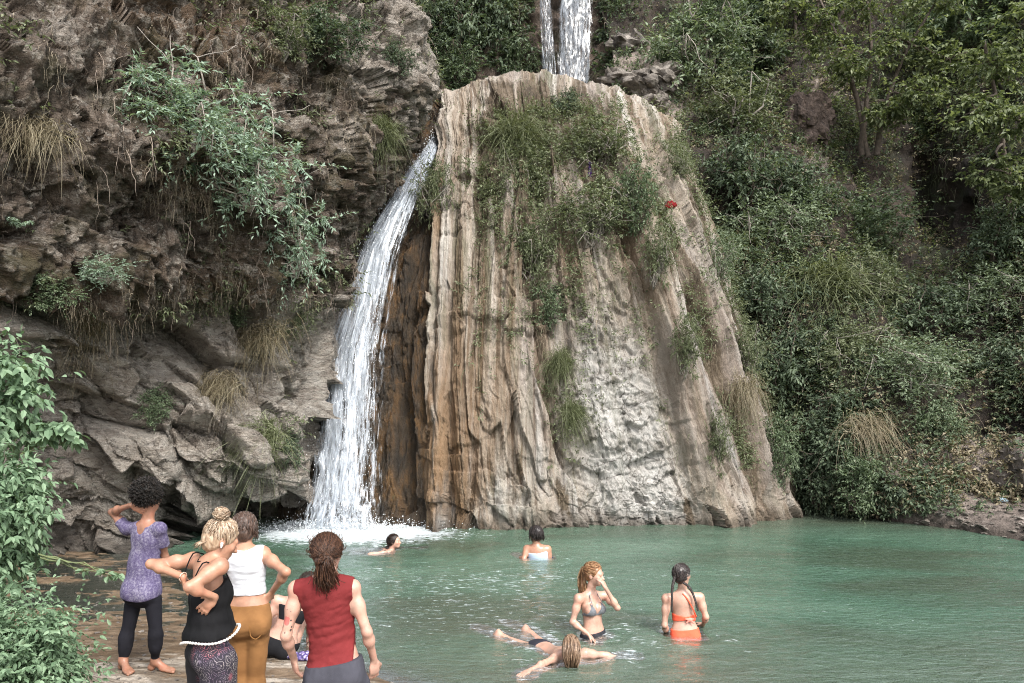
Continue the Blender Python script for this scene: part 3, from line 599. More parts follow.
def grass(r, n, base, h, spreadr, lean=(0, -1, 0), droop=1.0, w=.01):
    """arching blades: returns V,F,6 per blade-half strip"""
    b = np.asarray(base)+r.normal(0, 1, (n, 3))*np.asarray(spreadr); d = unit(r.normal(0, .85, (n, 3))+np.array((0, 0, .8))+np.asarray(lean)*.5)
    L = h*r.uniform(.45, 1.1, n)[:, None]; s = unit(np.cross(d, r.normal(0, 1, (n, 3))))*w
    ts = (0, .35, .7, 1.0); ps = []
    for t in ts:
        c = b+d*L*t+np.array((0, 0, -1))*L*droop*t**2*.75+np.asarray(lean)*L*.25*t**2*droop
        wd = s*(1-t*.9); ps += [c-wd, c+wd]
    v = np.stack(ps, 1).reshape(-1, 3); i = np.arange(n)[:, None, None]*8
    q = np.array([[0, 1, 3, 2], [2, 3, 5, 4], [4, 5, 7, 6]])
    return v, [(i+q[None]).reshape(-1, 4)], 8

# ---- prototypes of cliff shrubs, unit radius about the crown centre, root at (0,.25,-1)
def proto(seed, kind):
    r = np.random.default_rng(seed)
    if kind == 'pale': parts, cc = crown(r, (0, 0, 0), (1.2, .7, 1.15), 30, 9, 11, .115, .036, spread=.22, droop=.1)
    elif kind == 'dark': parts, cc = crown(r, (0, 0, 0), (1.15, .8, 1.1), 50, 8, 9, .11, .052, spread=.24, droop=.45)
    elif kind == 'mid': parts, cc = crown(r, (0, 0, 0), (1.15, .8, 1.1), 50, 8, 10, .11, .048, spread=.24, droop=.35)
    elif kind == 'sage': parts, cc = crown(r, (0, 0, 0), (1.15, .8, 1.1), 44, 9, 10, .10, .036, spread=.26, droop=.15)
    elif kind == 'olive': parts, cc = crown(r, (0, 0, 0), (1.15, .6, 1.15), 46, 9, 10, .10, .036, spread=.24, droop=.2)
    elif kind == 'lime': parts, cc = crown(r, (0, 0, 0), (1, .8, .8), 26, 8, 8, .14, .08, spread=.28, droop=.45)
    elif kind == 'blade': parts, cc = [grass(r, 900, (0, 0, -.55), 1.5, (.36, .2, .2), droop=1.0, w=.014)], []
    elif kind == 'straw': parts, cc = [grass(r, 800, (0, .1, .4), 1.1, (.5, .12, .28), lean=(0, -.7, -.5), droop=1.5, w=.011)], []
    elif kind == 'fern':
        parts, cc = [], []
        for k in range(9):
            a = k/9*6.28+r.normal(0, .2); e = np.array((math.cos(a), math.sin(a)*.6, .45))*r.uniform(.8, 1.1)
            parts.append(spray(r, 1, np.array([[0, 0, -.3]]), np.array([e]), 26, .3, .07, droop=.9))
    bt = np.array((0, .35, -.9)); lines, rad = [], []
    for c in cc[:14]:
        lines.append(limb(r, bt, c, 6, .16)); rad.append(np.linspace(.03, .008, 6))
        for q in range(2): lines.append(limb(r, c, c+r.normal(0, .3, 3), 4, .1)); rad.append(np.linspace(.009, .004, 4))
    f = leaves_obj('foliage', parts, LM['pale' if kind == 'fern' else kind])
    s = None
    if lines: V_, F_ = tubes(lines, rad, 4); s = obj('stem', mesh_data('stem', V_, F_, BARK if kind in ('dark', 'mid') else PALEBARK))
    return f, s
PROTO = {}
rb = np.random.default_rng(77); right_ = slope
def plant(name, label, cat, s, px, py, rx, ry, kind, group, out=.45, sink=0):
    """a plant rooted on sheet s; (px,py) names the spot of rock it grows from, rx,ry its half size in pixels there"""
    pos, nr = on(s, px, py); k = rb.integers(3) if kind in ('dark', 'mid', 'olive', 'blade', 'straw') else 0
    if (kind, k) not in PROTO: PROTO[kind, k] = proto(int(100+k*7+len(kind)*31+ord(kind[0])), kind); fresh = True
    else: fresh = False
    f, st = PROTO[kind, k]
    q = pos[1]/F; g_ = 1.0 if 'grass' in name else (1.12 if s is not right_ else 1.22); R = np.array((rx*q, (rx+ry)*.45*q, ry*q))*g_; out = .8 if kind == 'pale' else out
    e = tag(empty(name, pos+np.array((0, -out*R[1], 0))+np.array((0, 0, -sink))), label, cat, group)
    e.rotation_euler = (0, rb.normal(0, .12), rb.uniform(-.6, .6)); e.scale = tuple(R)
    for c in (f, st):
        if c is None: continue
        c = c if fresh else c.copy()
        if not fresh: COL.objects.link(c)
        c.parent = e
    return e
L, Bu, R_, Bk = left_cliff, buttress, slope, back_wall
gL, gB, gR, gK = "plants rooted on the left cliff", "plants growing on the central buttress", "shrubs covering the right-hand slope", "shrubs hanging on the back wall"
for a in [
 ('shrub', "large pale green feathery shrub jutting from the upper left cliff", 'shrub', L, 205, 120, 66, 46, 'pale', gL),
 ('shrub', "pale feathery shrub directly under the largest pale shrub on the left cliff", 'shrub', L, 268, 170, 60, 48, 'pale', gL),
 ('shrub', "lowest pale feathery shrub, drooping beside the upper part of the tall waterfall", 'shrub', L, 305, 232, 38, 48, 'pale', gL),
 ('shrub', "small leafy shrub high on the far left cliff, above the foreground vine", 'shrub', L, 55, 292, 30, 20, 'mid', gL),
 ('shrub', "thin pale sprig reaching right from the far left cliff at the overhang", 'shrub', L, 112, 272, 24, 14, 'pale', gL),
 ('fern', "small bright fern clinging to the earth near the left edge of the cliff", 'fern', L, 20, 224, 20, 14, 'fern', gL),
 ('shrub', "little dark shrub rooted in the middle of the bare grey strata", 'shrub', L, 156, 404, 16, 18, 'mid', gL),
 ('grass_tuft', "hanging green grass tuft above the cave beside the tall waterfall", 'grass tuft', L, 268, 418, 30, 34, 'blade', gL),
 ('grass_tuft', "straw-coloured tuft drooping over a dark crack in the lower left rock", 'grass tuft', L, 222, 392, 28, 22, 'straw', gL),
 ('shrub', "small green shrub on the ledge under the left cliff overhang", 'shrub', L, 232, 318, 18, 13, 'mid', gL),
 ('grass_tuft', "dry grass patch on the yellowish rock left of the waterfall", 'grass tuft', L, 262, 345, 36, 26, 'straw', gL),
 ('shrub', "olive shrub on the yellow rock shoulder touching the waterfall's left edge", 'shrub', L, 298, 322, 18, 16, 'olive', gL),
 ('shrub', "dark shrub at the top edge of the left cliff, left of the skyline corner", 'shrub', L, 330, 36, 40, 28, 'dark', gL),
 ('shrub', "olive shrub hanging near the top left cliff above the pale shrubs", 'shrub', L, 285, 40, 34, 26, 'olive', gL),
 ('grass_tuft', "green grass tuft hanging on the pale left cliff face above the fall's lip", 'grass tuft', L, 384, 122, 18, 26, 'blade', gL),
 ('shrub', "small dark shrub at the crest where left cliff meets the fall's lip", 'shrub', L, 398, 60, 16, 18, 'dark', gL),
 ('grass_tuft', "dry straw tuft hanging at the top left corner of the cliff", 'grass tuft', L, 36, 140, 34, 26, 'straw', gL),
 ('grass_tuft', "dry straw tuft under the overhang near the foreground vine", 'grass tuft', L, 90, 330, 34, 36, 'straw', gL),
 ('shrub', "dark green shrub between the cave roof and the foot of the waterfall", 'shrub', L, 290, 452, 15, 24, 'dark', gL),
 ('shrub', "dense olive shrub immediately right of the waterfall's upper run", 'shrub', Bu, 432, 186, 22, 36, 'olive', gB),
 ('grass_tuft', "bright grass tuft on top of the buttress, left of the round dark shrub", 'grass tuft', Bu, 514, 122, 28, 34, 'blade', gB),
 ('shrub', "round dark shrub at the buttress top below the upper cascades", 'shrub', Bu, 566, 108, 18, 17, 'dark', gB),
 ('shrub', "broad olive shrub below the round dark shrub on the buttress", 'shrub', Bu, 598, 150, 42, 32, 'olive', gB),
 ('shrub', "olive shrub below the bright grass tuft on the buttress", 'shrub', Bu, 530, 178, 34, 34, 'olive', gB),
 ('shrub', "long olive thicket hanging down the middle of the pale buttress", 'shrub', Bu, 534, 246, 28, 46, 'olive', gB),
 ('shrub', "olive thicket centred under the hanging purple cloth", 'shrub', Bu, 592, 218, 44, 34, 'olive', gB),
 ('shrub', "green shrub at the lower end of the buttress thicket", 'shrub', Bu, 548, 306, 22, 24, 'mid', gB),
 ('shrub', "green shrub beside the white flowstone strip, left of the red cloth", 'shrub', Bu, 634, 196, 22, 34, 'mid', gB),
 ('shrub', "olive shrub in the groove just below the red cloth", 'shrub', Bu, 656, 254, 20, 36, 'olive', gB),
 ('grass_tuft', "grass tuft halfway down the buttress above the white shattered rock", 'grass tuft', Bu, 570, 400, 14, 24, 'blade', gB),
 ('shrub', "narrow olive shrub in the upper dark groove on the right of the buttress", 'shrub', Bu, 684, 345, 17, 36, 'olive', gB),
 ('shrub', "narrow olive shrub in the lower dark groove on the right of the buttress", 'shrub', Bu, 716, 440, 15, 36, 'olive', gB),
 ('grass_tuft', "straw tuft on the right-most rib of the buttress", 'grass tuft', Bu, 742, 400, 16, 28, 'straw', gB),
 ('grass_tuft', "grass tuft hanging below the broad olive shrub on the buttress", 'grass tuft', Bu, 560, 350, 14, 26, 'blade', gB),
 ('shrub', "olive shrub draped over the buttress shoulder above and right of the red cloth", 'shrub', Bu, 676, 168, 16, 24, 'olive', gB),
 ('shrub', "sage shrub spilling over the right edge of the buttress below the red cloth", 'shrub', Bu, 716, 262, 20, 34, 'sage', gB),
 ('shrub', "olive shrub spilling over the right edge of the buttress halfway down", 'shrub', Bu, 742, 352, 20, 34, 'olive', gB),
 ('shrub', "mid green shrub on the right edge of the buttress near the waterline", 'shrub', Bu, 772, 446, 20, 34, 'mid', gB),
 ('shrub', "tall light green shrub at the top right of the buttress beside the boulders", 'shrub', R_, 700, 62, 56, 46, 'sage', gR),
 ('shrub', "olive shrub hanging under the tall shrub beside the boulders", 'shrub', R_, 724, 118, 48, 40, 'olive', gR),
 ('shrub', "dark shrub along the buttress edge, right of the red cloth", 'shrub', R_, 742, 178, 40, 40, 'dark', gR),
 ('shrub', "mid green shrub behind the pale arching grass on the slope", 'shrub', R_, 770, 232, 44, 36, 'sage', gR),
 ('grass_tuft', "big pale arching grass clump in the middle of the right slope", 'grass tuft', R_, 815, 268, 44, 40, 'blade', gR),
 ('shrub', "dark shrub at the buttress edge level with the pale arching grass", 'shrub', R_, 762, 300, 34, 34, 'dark', gR),
 ('shrub', "leafy shrub right of the pale arching grass clump", 'shrub', R_, 868, 286, 40, 32, 'olive', gR),
 ('shrub', "dark shrub low on the slope against the right end of the buttress", 'shrub', R_, 790, 366, 40, 38, 'dark', gR),
 ('shrub', "mid green shrub in the centre of the lower right slope", 'shrub', R_, 838, 350, 42, 34, 'olive', gR),
 ('shrub', "broad leafy shrub overhanging the bare earth knoll", 'shrub', R_, 896, 372, 46, 36, 'sage', gR),
 ('shrub', "dark shrub filling the gully left of the earth knoll", 'shrub', R_, 832, 424, 38, 34, 'dark', gR),
 ('shrub', "dark shrub at the water's edge beside the buttress foot", 'shrub', R_, 812, 474, 30, 32, 'dark', gR),
 ('shrub', "mid green shrub at the water's edge under the earth knoll", 'shrub', R_, 858, 480, 30, 28, 'mid', gR),
 ('grass_tuft', "straw tuft hanging on the face of the earth knoll", 'grass tuft', R_, 868, 436, 30, 26, 'straw', gR),
 ('shrub', "leafy shrub at the right end of the earth knoll above the bank", 'shrub', R_, 932, 424, 26, 22, 'mid', gR),
 ('shrub', "dark shrub below the dark hollow on the right slope", 'shrub', R_, 924, 316, 40, 30, 'dark', gR),
 ('shrub', "mid green shrub right of the dark hollow", 'shrub', R_, 986, 296, 40, 34, 'sage', gR),
 ('shrub', "dark broad shrub at the right edge above the bare bank", 'shrub', R_, 1000, 366, 40, 32, 'dark', gR),
 ('shrub', "dark shrub at the foot of the reddish rock slab in the upper slope", 'shrub', R_, 800, 196, 36, 28, 'dark', gR),
 ('shrub', "mid green shrub on the shoulder left of the dark hollow", 'shrub', R_, 856, 226, 40, 28, 'mid', gR),
 ('shrub', "dark shrub rooted over the right edge of the dark hollow", 'shrub', R_, 1004, 236, 34, 36, 'dark', gR),
 ('shrub', "tall dark shrub on the back wall, left of the upper cascades", 'shrub', Bk, 482, 40, 46, 50, 'dark', gK),
 ('shrub', "mid green shrub low on the back wall between cliff and buttress", 'shrub', Bk, 452, 70, 28, 26, 'mid', gK),
 ('shrub', "dark shrub in the top notch beside the left cliff skyline", 'shrub', Bk, 424, 20, 28, 34, 'dark', gK),
 ('shrub', "mid green shrub against the left strand of the upper cascade", 'shrub', Bk, 516, 66, 20, 30, 'mid', gK),
 ('shrub', "dark shrub on the back wall, right of the broad upper cascade", 'shrub', Bk, 618, 16, 32, 24, 'dark', gK),
 ('shrub', "olive shrub at the top middle of the back wall left of the cascades", 'shrub', Bk, 506, 4, 30, 24, 'olive', gK),
]: plant(*a)

# ---- trees of the upper right
def tree(label, px, py, Y, trunks, clumps, kind, ll, lw, twigs=8, per=8, bark=BARK, seed=0, thick=.09):
    r = np.random.default_rng(seed); b = P(px, py, Y); t = tag(empty('tree', b), label, 'tree', 'trees on the upper right slope')
    lines, rad = [], []
    for tr in trunks:
        p = np.array([P(*q) for q in tr]); p = catmull(p, 10)+r.normal(0, .03, (10, 3)); lines.append(p); rad.append(np.linspace(thick, thick*.35, 10))
    parts, bl, br = [], [], []
    for (cx, cy, cY, rx, ry) in clumps:
        c = P(cx, cy, cY); q = cY/F; ps, cc = crown(r, c, (rx*q, (rx+ry)*.5*q, ry*q), 16, twigs, per, ll, lw, spread=.3, droop=.4); parts += ps
        src = min((l[i] for l in lines for i in range(3, 10)), key=lambda z: np.linalg.norm(z-c)); bl.append(limb(r, src, c, 6, .1)); br.append(np.linspace(thick*.4, .012, 6))
        for k in cc[:7]: bl.append(limb(r, c, k, 5, .12)); br.append(np.linspace(.018, .006, 5))
    V_, F_ = tubes(lines+bl, rad+br, 6); mobj('trunk', V_-b, F_, bark, t)
    leaves_obj('crown', [(v-b, f, k) for v, f, k in parts], LM[kind], t)
    return t
tree("multi-stemmed yellow-green tree with dark trunks left of the dark hollow", 868, 150, 23.0,
     [[(862, 155, 23), (866, 110, 22.6), (872, 50, 22.4), (866, -30, 22.2)], [(874, 155, 23), (884, 110, 22.6), (902, 60, 22.2), (930, 10, 21.8)], [(868, 155, 23), (858, 100, 22.7), (842, 50, 22.4), (820, 0, 22.2)]],
     [(815, 30, 22.2, 42, 26), (862, -2, 22.0, 46, 24), (905, 40, 21.8, 40, 26), (850, 66, 22.0, 38, 20), (920, 90, 21.6, 40, 18), (890, 112, 22, 26, 14), (940, -4, 21.6, 40, 24), (785, 8, 22.4, 30, 22), (950, 58, 21.6, 30, 18)], 'lime', .15, .085, 7, 8, seed=1)
tree("leaning green tree at the right edge overhanging the dark hollow", 1010, 240, 19.6,
     [[(1014, 245, 19.6), (1008, 190, 19.2), (1000, 120, 18.6), (985, 40, 18.0)], [(1018, 245, 19.6), (1030, 180, 19), (1045, 100, 18.4), (1060, 20, 18)]],
     [(1000, 60, 18, 42, 28), (975, 110, 17.8, 36, 26), (1022, 120, 17.8, 40, 28), (990, 168, 18, 36, 22), (1030, 30, 17.8, 40, 30), (1025, 190, 18.2, 30, 20)], 'lime', .14, .08, 7, 8, seed=2)
tree("dark bushy tree behind the yellow-green tree at the top of the slope", 800, 60, 26,
     [[(800, 80, 26), (796, 30, 25.6), (790, -40, 25.2)], [(804, 80, 26), (815, 20, 25.6), (830, -50, 25.4)]],
     [(775, -12, 25, 40, 24), (740, 14, 25, 36, 22), (820, -20, 25, 44, 26), (760, 50, 25, 32, 18)], 'dark', .2, .1, 8, 8, seed=3)
tree("slim pale-stemmed tree above the boulders by the upper cascades", 690, 90, 24.4,
     [[(692, 100, 24.2), (694, 60, 24), (690, 10, 23.8), (684, -40, 23.6)], [(700, 100, 24.2), (712, 50, 23.8), (724, 0, 23.6)]],
     [(690, 20, 23.6, 30, 22), (722, 40, 23.6, 34, 24), (740, 78, 23.2, 34, 20), (672, 52, 23.6, 20, 16), (720, -6, 23.6, 34, 22)], 'mid', .14, .06, 7, 8, PALEBARK, seed=4, thick=.05)
tree("dark tree filling the top right corner behind the leaning tree", 960, 40, 25,
     [[(965, 90, 25), (968, 40, 24.6), (975, -40, 24.2)]],
     [(960, 10, 24, 36, 24), (1000, -10, 24, 40, 26), (930, 30, 24.4, 28, 18), (990, 30, 23.6, 30, 20)], 'mid', .18, .09, 8, 8, seed=5)

# ---- ground cover that nobody could count
def scatter(name, s, n, wfun, ll, lw, mat, seed, per=7, h=.25, label=None):
    r = np.random.default_rng(seed); g = s.G.reshape(-1, 3); nn = s.N.reshape(-1, 3); px_, py_ = s.px.ravel(), s.py.ravel()
    w_ = np.clip(wfun(px_, py_, g), 0, None); i = r.choice(len(g), n, p=w_/w_.sum())
    p = g[i]+r.normal(0, .04, (n, 3))+nn[i]*.02; e = p+unit(nn[i]*.8+np.array((0, 0, .5))+r.normal(0, .5, (n, 3)))*h*r.uniform(.5, 1.3, (n, 1))
    o = leaves_obj(name, [spray(r, n, p, e, per, ll, lw, droop=.5)], mat); o["kind"] = "stuff"; tag(o, label, name.replace('_', ' ')); return o
pat = lambda g, k, f, t: ss(t, t+.25, fbm(g*f, 4, s=k))
box = lambda x, y, x0, x1, y0, y1, m=14: ss(x0-m, x0+m, x)*ss(x1+m, x1-m, x)*ss(y0-m, y0+m, y)*ss(y1+m, y1-m, y)
wslope = lambda k: (lambda x, y, g: (x < 1080)*(x > 560)*(y > -40)*(y < 515)*(.22+pat(g, k, .7, -.1))*(1-.93*box(x, y, 950, 1100, 425, 520))*(1-.8*box(x, y, 790, 835, 70, 130))*(1-.7*box(x, y, 870, 960, 440, 520))*(1-.85*box(x, y, 890, 975, 160, 270))*(1-.2*ss(740, 790, x)*ss(285, 240, y)))
scatter('undergrowth', slope, 6500, wslope(5), .10, .045, LM['mid'], 1, label="mid green leafy undergrowth spread over the right-hand slope")
scatter('undergrowth', slope, 4500, wslope(55), .12, .055, LM['dark'], 11, h=.35, label="dark broad-leaved undergrowth in the gullies of the right-hand slope")
scatter('undergrowth', slope, 4500, wslope(56), .085, .03, LM['olive'], 12, h=.4, label="fine greyish olive undergrowth between the shrubs of the right-hand slope")
scatter('undergrowth', back_wall, 2600, lambda x, y, g: (x > 370)*(x < 720)*(y < 120)*(1-box(x, y, 532, 596, -60, 120, 5)), .2, .1, LM['dark'], 2, h=.4, label="dark leafy undergrowth hanging on the back wall round the upper cascades")
sw = soilm.ravel()
scatter('ground_cover', buttress, 4200, lambda x, y, g: sw*(y < 470)*(y > 104)*pat(g, 9, .9, -.12)+.012*(y < 200)*(y > 104)*(x > 440), .085, .032, LM['olive'], 3, h=.3, label="fine olive ground cover clinging in strips to the central buttress")
scatter('ground_cover', left_cliff, 1500, lambda x, y, g: (x > -40)*(y > -30)*(y < 330)*pat(g, 12, .7, .05)+1.5*box(x, y, 240, 420, -20, 60)*pat(g, 13, 1., -.1)+.8*box(x, y, 270, 330, 300, 440)*pat(g, 14, 1., 0), .085, .035, LM['olive'], 4, h=.22, label="sparse olive ground cover in patches on the left cliff")
scatter('leaf_litter', slope, 6000, lambda x, y, g: (x < 1080)*(y > -20)*(y < 510)*(x > 640)*(.3+pat(g, 33, .8, -.1)), .09, .05, LM['straw'], 34, per=5, h=.2, label="dry fallen leaves caught on the right-hand slope")
scatter('undergrowth', slope, 2600, lambda x, y, g: box(x, y, 740, 1060, -30, 300)*(1-.8*box(x, y, 890, 975, 160, 270))*(.2+pat(g, 35, .6, -.05)), .11, .06, LM['lime'], 36, h=.45, label="yellow-green saplings and weeds under the trees of the upper right slope")
# hanging roots and dead grass on the left cliff
def hang(name, s, n, wfun, mat, seed, L0, rad, label):
    r = np.random.default_rng(seed); g = s.G.reshape(-1, 3); nn = s.N.reshape(-1, 3); w_ = np.clip(wfun(s.px.ravel(), s.py.ravel(), g), 0, None); i = r.choice(len(g), n, p=w_/w_.sum())
    lines = []
    for k in i:
        l = L0*r.uniform(.4, 1.6); m = 7; t = np.linspace(0, 1, m)[:, None]; o_ = unit(nn[k]+r.normal(0, .5, 3))
        lines.append(g[k]+o_*l*.35*np.sqrt(t)+np.array((0, 0, -1))*l*t**1.5+np.cumsum(r.normal(0, .05, (m, 3)), 0)*l)
    V_, F_ = tubes(lines, [np.linspace(rad, rad*.4, 7)*r.uniform(.5, 1.5) for _ in lines], 3)
    o = mobj(name, V_, F_, mat); o["kind"] = "stuff"; tag(o, label, name.replace('_', ' '))
ROOT = simple("dry root", (.26, .21, .17), .9, .35, 8, .3); LMB = simple("hanging grass", (.13, .15, .075), .8, .4, 3, .1); STRAW = simple("dead stalk", (.30, .25, .18), .9, .35, 5, .2)
hang('hanging_roots', left_cliff, 420, lambda x, y, g: (x > -30)*(y > -20)*(y < 330)*pat(g, 22, .6, 0), ROOT, 6, 1.0*.45, .006, "grey dead roots and twigs hanging on the left cliff")
hang('dead_grass', left_cliff, 3000, lambda x, y, g: (x > -30)*(y > -20)*(y < 300)*pat(g, 23, .8, .02)+.9*box(x, y, 60, 150, 290, 345), STRAW, 7, .22, .003, "matted dead grass fringing the ledges of the left cliff")
hang('grass', slope, 3800, lambda x, y, g: (x < 1060)*(y > -20)*(y < 480)*pat(g, 27, .5, 0), LMB, 30, .55, .006, "pale wispy grass hanging between the shrubs of the right-hand slope")
hang('dead_twigs', slope, 420, lambda x, y, g: (x < 1060)*(y > -20)*(y < 470)*pat(g, 24, .6, 0), ROOT, 8, .6, .008, "bare grey twigs poking out of the right-hand slope")
hang('grass', buttress, 1800, lambda x, y, g: sw*(y < 480)*pat(g, 26, 1.0, -.15), LMB, 29, .3, .005, "green grass hanging in the grooves of the central buttress")
hang('dead_grass', buttress, 1800, lambda x, y, g: sw*(y < 500)*pat(g, 25, 1.0, -.1), STRAW, 9, .3, .004, "matted dead grass in the grooves of the central buttress")

# ---- foreground plants at the left edge
STEMG = simple("green stem", (.10, .12, .05), .7, .3, 20, .2)
def fore(name, label, px, py, Y, R, clumps, twigs, per, ll, lw, seed, droop, fine=True, nst=14, root=None):
    r = np.random.default_rng(seed); c = P(px, py, Y)
    b = P(*root) if root else np.array((c[0]-.25, c[1]+.1, float(ground_h(np.array([c[0]-.25]), np.array([c[1]+.1]))[0])))
    t = tag(empty(name, b), label, 'plant', 'foreground plants at the left edge'); parts, cc = crown(r, c, R, clumps, twigs, per, ll, lw, fine, spread=.24, droop=droop)
    leaves_obj('foliage', [(v-b, f, k) for v, f, k in parts], LM['fore'], t)
    lines = [limb(r, b+r.normal(0, .02, 3), k, 7, .06) for k in cc[:nst]]
    V_, F_ = tubes(lines, [np.linspace(.006, .0025, 7)]*len(lines), 5); mobj('stem', V_-b, F_, STEMG, t)
    return t
fore('leafy_bush', "dense small-leaved green bush filling the bottom left corner", 4, 692, 4.5, (.47, .45, .66), 240, 9, 10, .046, .021, 21, .45)
fore('leafy_plant', "green plant with layered drooping leaves, middle of the left-edge foliage", -14, 520, 5.2, (.45, .42, .60), 140, 8, 10, .066, .028, 22, .85)
fore('climbing_vine', "loose heart-leaved vine at the left edge above the drooping leaves", -16, 396, 5.5, (.45, .4, .60), 80, 6, 7, .072, .042, 23, .6)
fore('climbing_vine', "thin vine shoot with heart leaves arching out over the rock", 62, 432, 5.5, (.20, .14, .11), 9, 4, 5, .085, .058, 24, .7, nst=3, root=(20, 455, 5.5))
fore('leafy_shoot', "single leafy twig poking out right between the two foreground bushes", 102, 573, 4.9, (.17, .06, .04), 4, 3, 4, .05, .03, 25, .5, nst=4, root=(40, 560, 4.9))
# ------------------------------------------------------------------ people: one continuous implicit surface per body, clothes and hair as children
def PZ(px, py, z): Y = (CH-z)*F/(py-HZ); return P(px, py, Y)
def frame(f, u):
    f = unit(f); u = np.asarray(u, float); u = unit(u-f*(u@f)); return np.cross(f, u), f, u          # right-hand side, front, up
class Sdf:
    def __init__(s): s.pr = []
    def cap(s, a, b, ra, rb, k=.03, tag='body'): s.pr.append(('c', np.asarray(a, float), np.asarray(b, float), ra, rb, k, tag))
    def ell(s, c, R, ax=None, k=.03, tag='body'): s.pr.append(('e', np.asarray(c, float), np.asarray(R, float), np.eye(3) if ax is None else np.asarray(ax, float), 0, k, tag))
    def bounds(s, p, grow=None):
        if p[0] == 'c': r = max(p[3], p[4]); return np.minimum(p[1], p[2])-r, np.maximum(p[1], p[2])+r
        e = np.sqrt(((p[3]*p[2][:, None])**2).sum(0)); return p[1]-e, p[1]+e
    def field(s, tags, h, off=None, pad=.03):
        """off: tag -> extra thickness"""
        off = off or {}; pr = [p for p in s.pr if p[6] in tags]
        lo = np.min([s.bounds(p)[0]-off.get(p[6], 0) for p in pr], 0)-pad; hi = np.max([s.bounds(p)[1]+off.get(p[6], 0) for p in pr], 0)+pad
        n = np.ceil((hi-lo)/h).astype(int)+1; Fd = np.full(n, .2, np.float32); A = [lo[i]+h*np.arange(n[i]) for i in range(3)]
        for p in pr:
            o = off.get(p[6], 0); k = p[5]; l, u = s.bounds(p); l = l-o-k-2*h; u = u+o+k+2*h
            i0 = np.clip(np.floor((l-lo)/h).astype(int), 0, n); i1 = np.clip(np.ceil((u-lo)/h).astype(int)+1, 0, n); sl = tuple(slice(a, b) for a, b in zip(i0, i1))
            x, y, z = np.meshgrid(*[A[i][sl[i]] for i in range(3)], indexing='ij', sparse=True)
            if p[0] == 'c':
                d = p[2]-p[1]; L2 = max(d@d, 1e-9); X, Y, Z = x-p[1][0], y-p[1][1], z-p[1][2]
                t = np.clip((X*d[0]+Y*d[1]+Z*d[2])/L2, 0, 1)
                D = np.sqrt((X-t*d[0])**2+(Y-t*d[1])**2+(Z-t*d[2])**2)-(p[3]+(p[4]-p[3])*t)-o
            else:
                X, Y, Z = x-p[1][0], y-p[1][1], z-p[1][2]; R = p[2]+o; q = [(X*a[0]+Y*a[1]+Z*a[2]) for a in p[3]]
                k0 = np.sqrt(sum((q[i]/R[i])**2 for i in range(3))); k1 = np.sqrt(sum((q[i]/R[i]**2)**2 for i in range(3))); D = k0*(k0-1)/np.maximum(k1, 1e-6)
            a = Fd[sl]; m = np.maximum(k-np.abs(a-D), 0)/k; Fd[sl] = np.minimum(a, D)-m*m*k*.25
        return Fd, lo, h
def gridpts(Fd, lo, h): return [lo[i]+h*np.arange(Fd.shape[i]).reshape([-1 if j == i else 1 for j in range(3)]) for i in range(3)]
def nets(Fd, lo, h):
    """surface nets"""
    ins = Fd < 0; n = np.array(Fd.shape)-1
    cnt = np.zeros(n, np.int8)
    for d in np.ndindex(2, 2, 2): cnt += ins[d[0]:d[0]+n[0], d[1]:d[1]+n[1], d[2]:d[2]+n[2]]
    act = (cnt > 0) & (cnt < 8); I = np.argwhere(act); vid = np.full(n, -1, np.int64); vid[act] = np.arange(len(I))
    C = {d: Fd[I[:, 0]+d[0], I[:, 1]+d[1], I[:, 2]+d[2]] for d in np.ndindex(2, 2, 2)}
    acc = np.zeros((len(I), 3)); w_ = np.zeros(len(I))
    for a in C:
        for axx in range(3):
            if a[axx]: continue
            b = list(a); b[axx] = 1; b = tuple(b); m = (C[a] < 0) != (C[b] < 0); den = C[a]-C[b]; t = np.where(m, C[a]/np.where(den == 0, 1, den), 0)
            q = np.array(a, float)[None]+np.eye(3)[axx]*t[:, None]; acc[m] += q[m]; w_ += m
    V_ = lo+h*(I+acc/w_[:, None]); faces = []
    for axx in range(3):
        b, c = [(1, 2), (2, 0), (0, 1)][axx]
        s0 = [slice(None)]*3; s1 = [slice(None)]*3; s0[axx] = slice(0, -1); s1[axx] = slice(1, None)
        e = np.argwhere(ins[tuple(s0)] != ins[tuple(s1)]); e = e[(e[:, b] > 0) & (e[:, c] > 0) & (e[:, b] < n[b]) & (e[:, c] < n[c])]
        def at(db, dc): q = e.copy(); q[:, b] -= db; q[:, c] -= dc; return vid[q[:, 0], q[:, 1], q[:, 2]]
        f = np.stack((at(1, 1), at(0, 1), at(0, 0), at(1, 0)), 1); fl = ~ins[e[:, 0], e[:, 1], e[:, 2]]; f[fl] = f[fl][:, ::-1]; faces.append(f)
    return V_, np.concatenate(faces)
def smooth_mesh(V_, Fc, it=2):
    e = np.concatenate([Fc[:, [i, (i+1) % 4]] for i in range(4)])
    for _ in range(it):
        s_ = np.zeros_like(V_); c_ = np.zeros(len(V_)); np.add.at(s_, e[:, 0], V_[e[:, 1]]); np.add.at(c_, e[:, 0], 1); V_ = V_*.5+.5*s_/np.maximum(c_, 1)[:, None]
    return V_
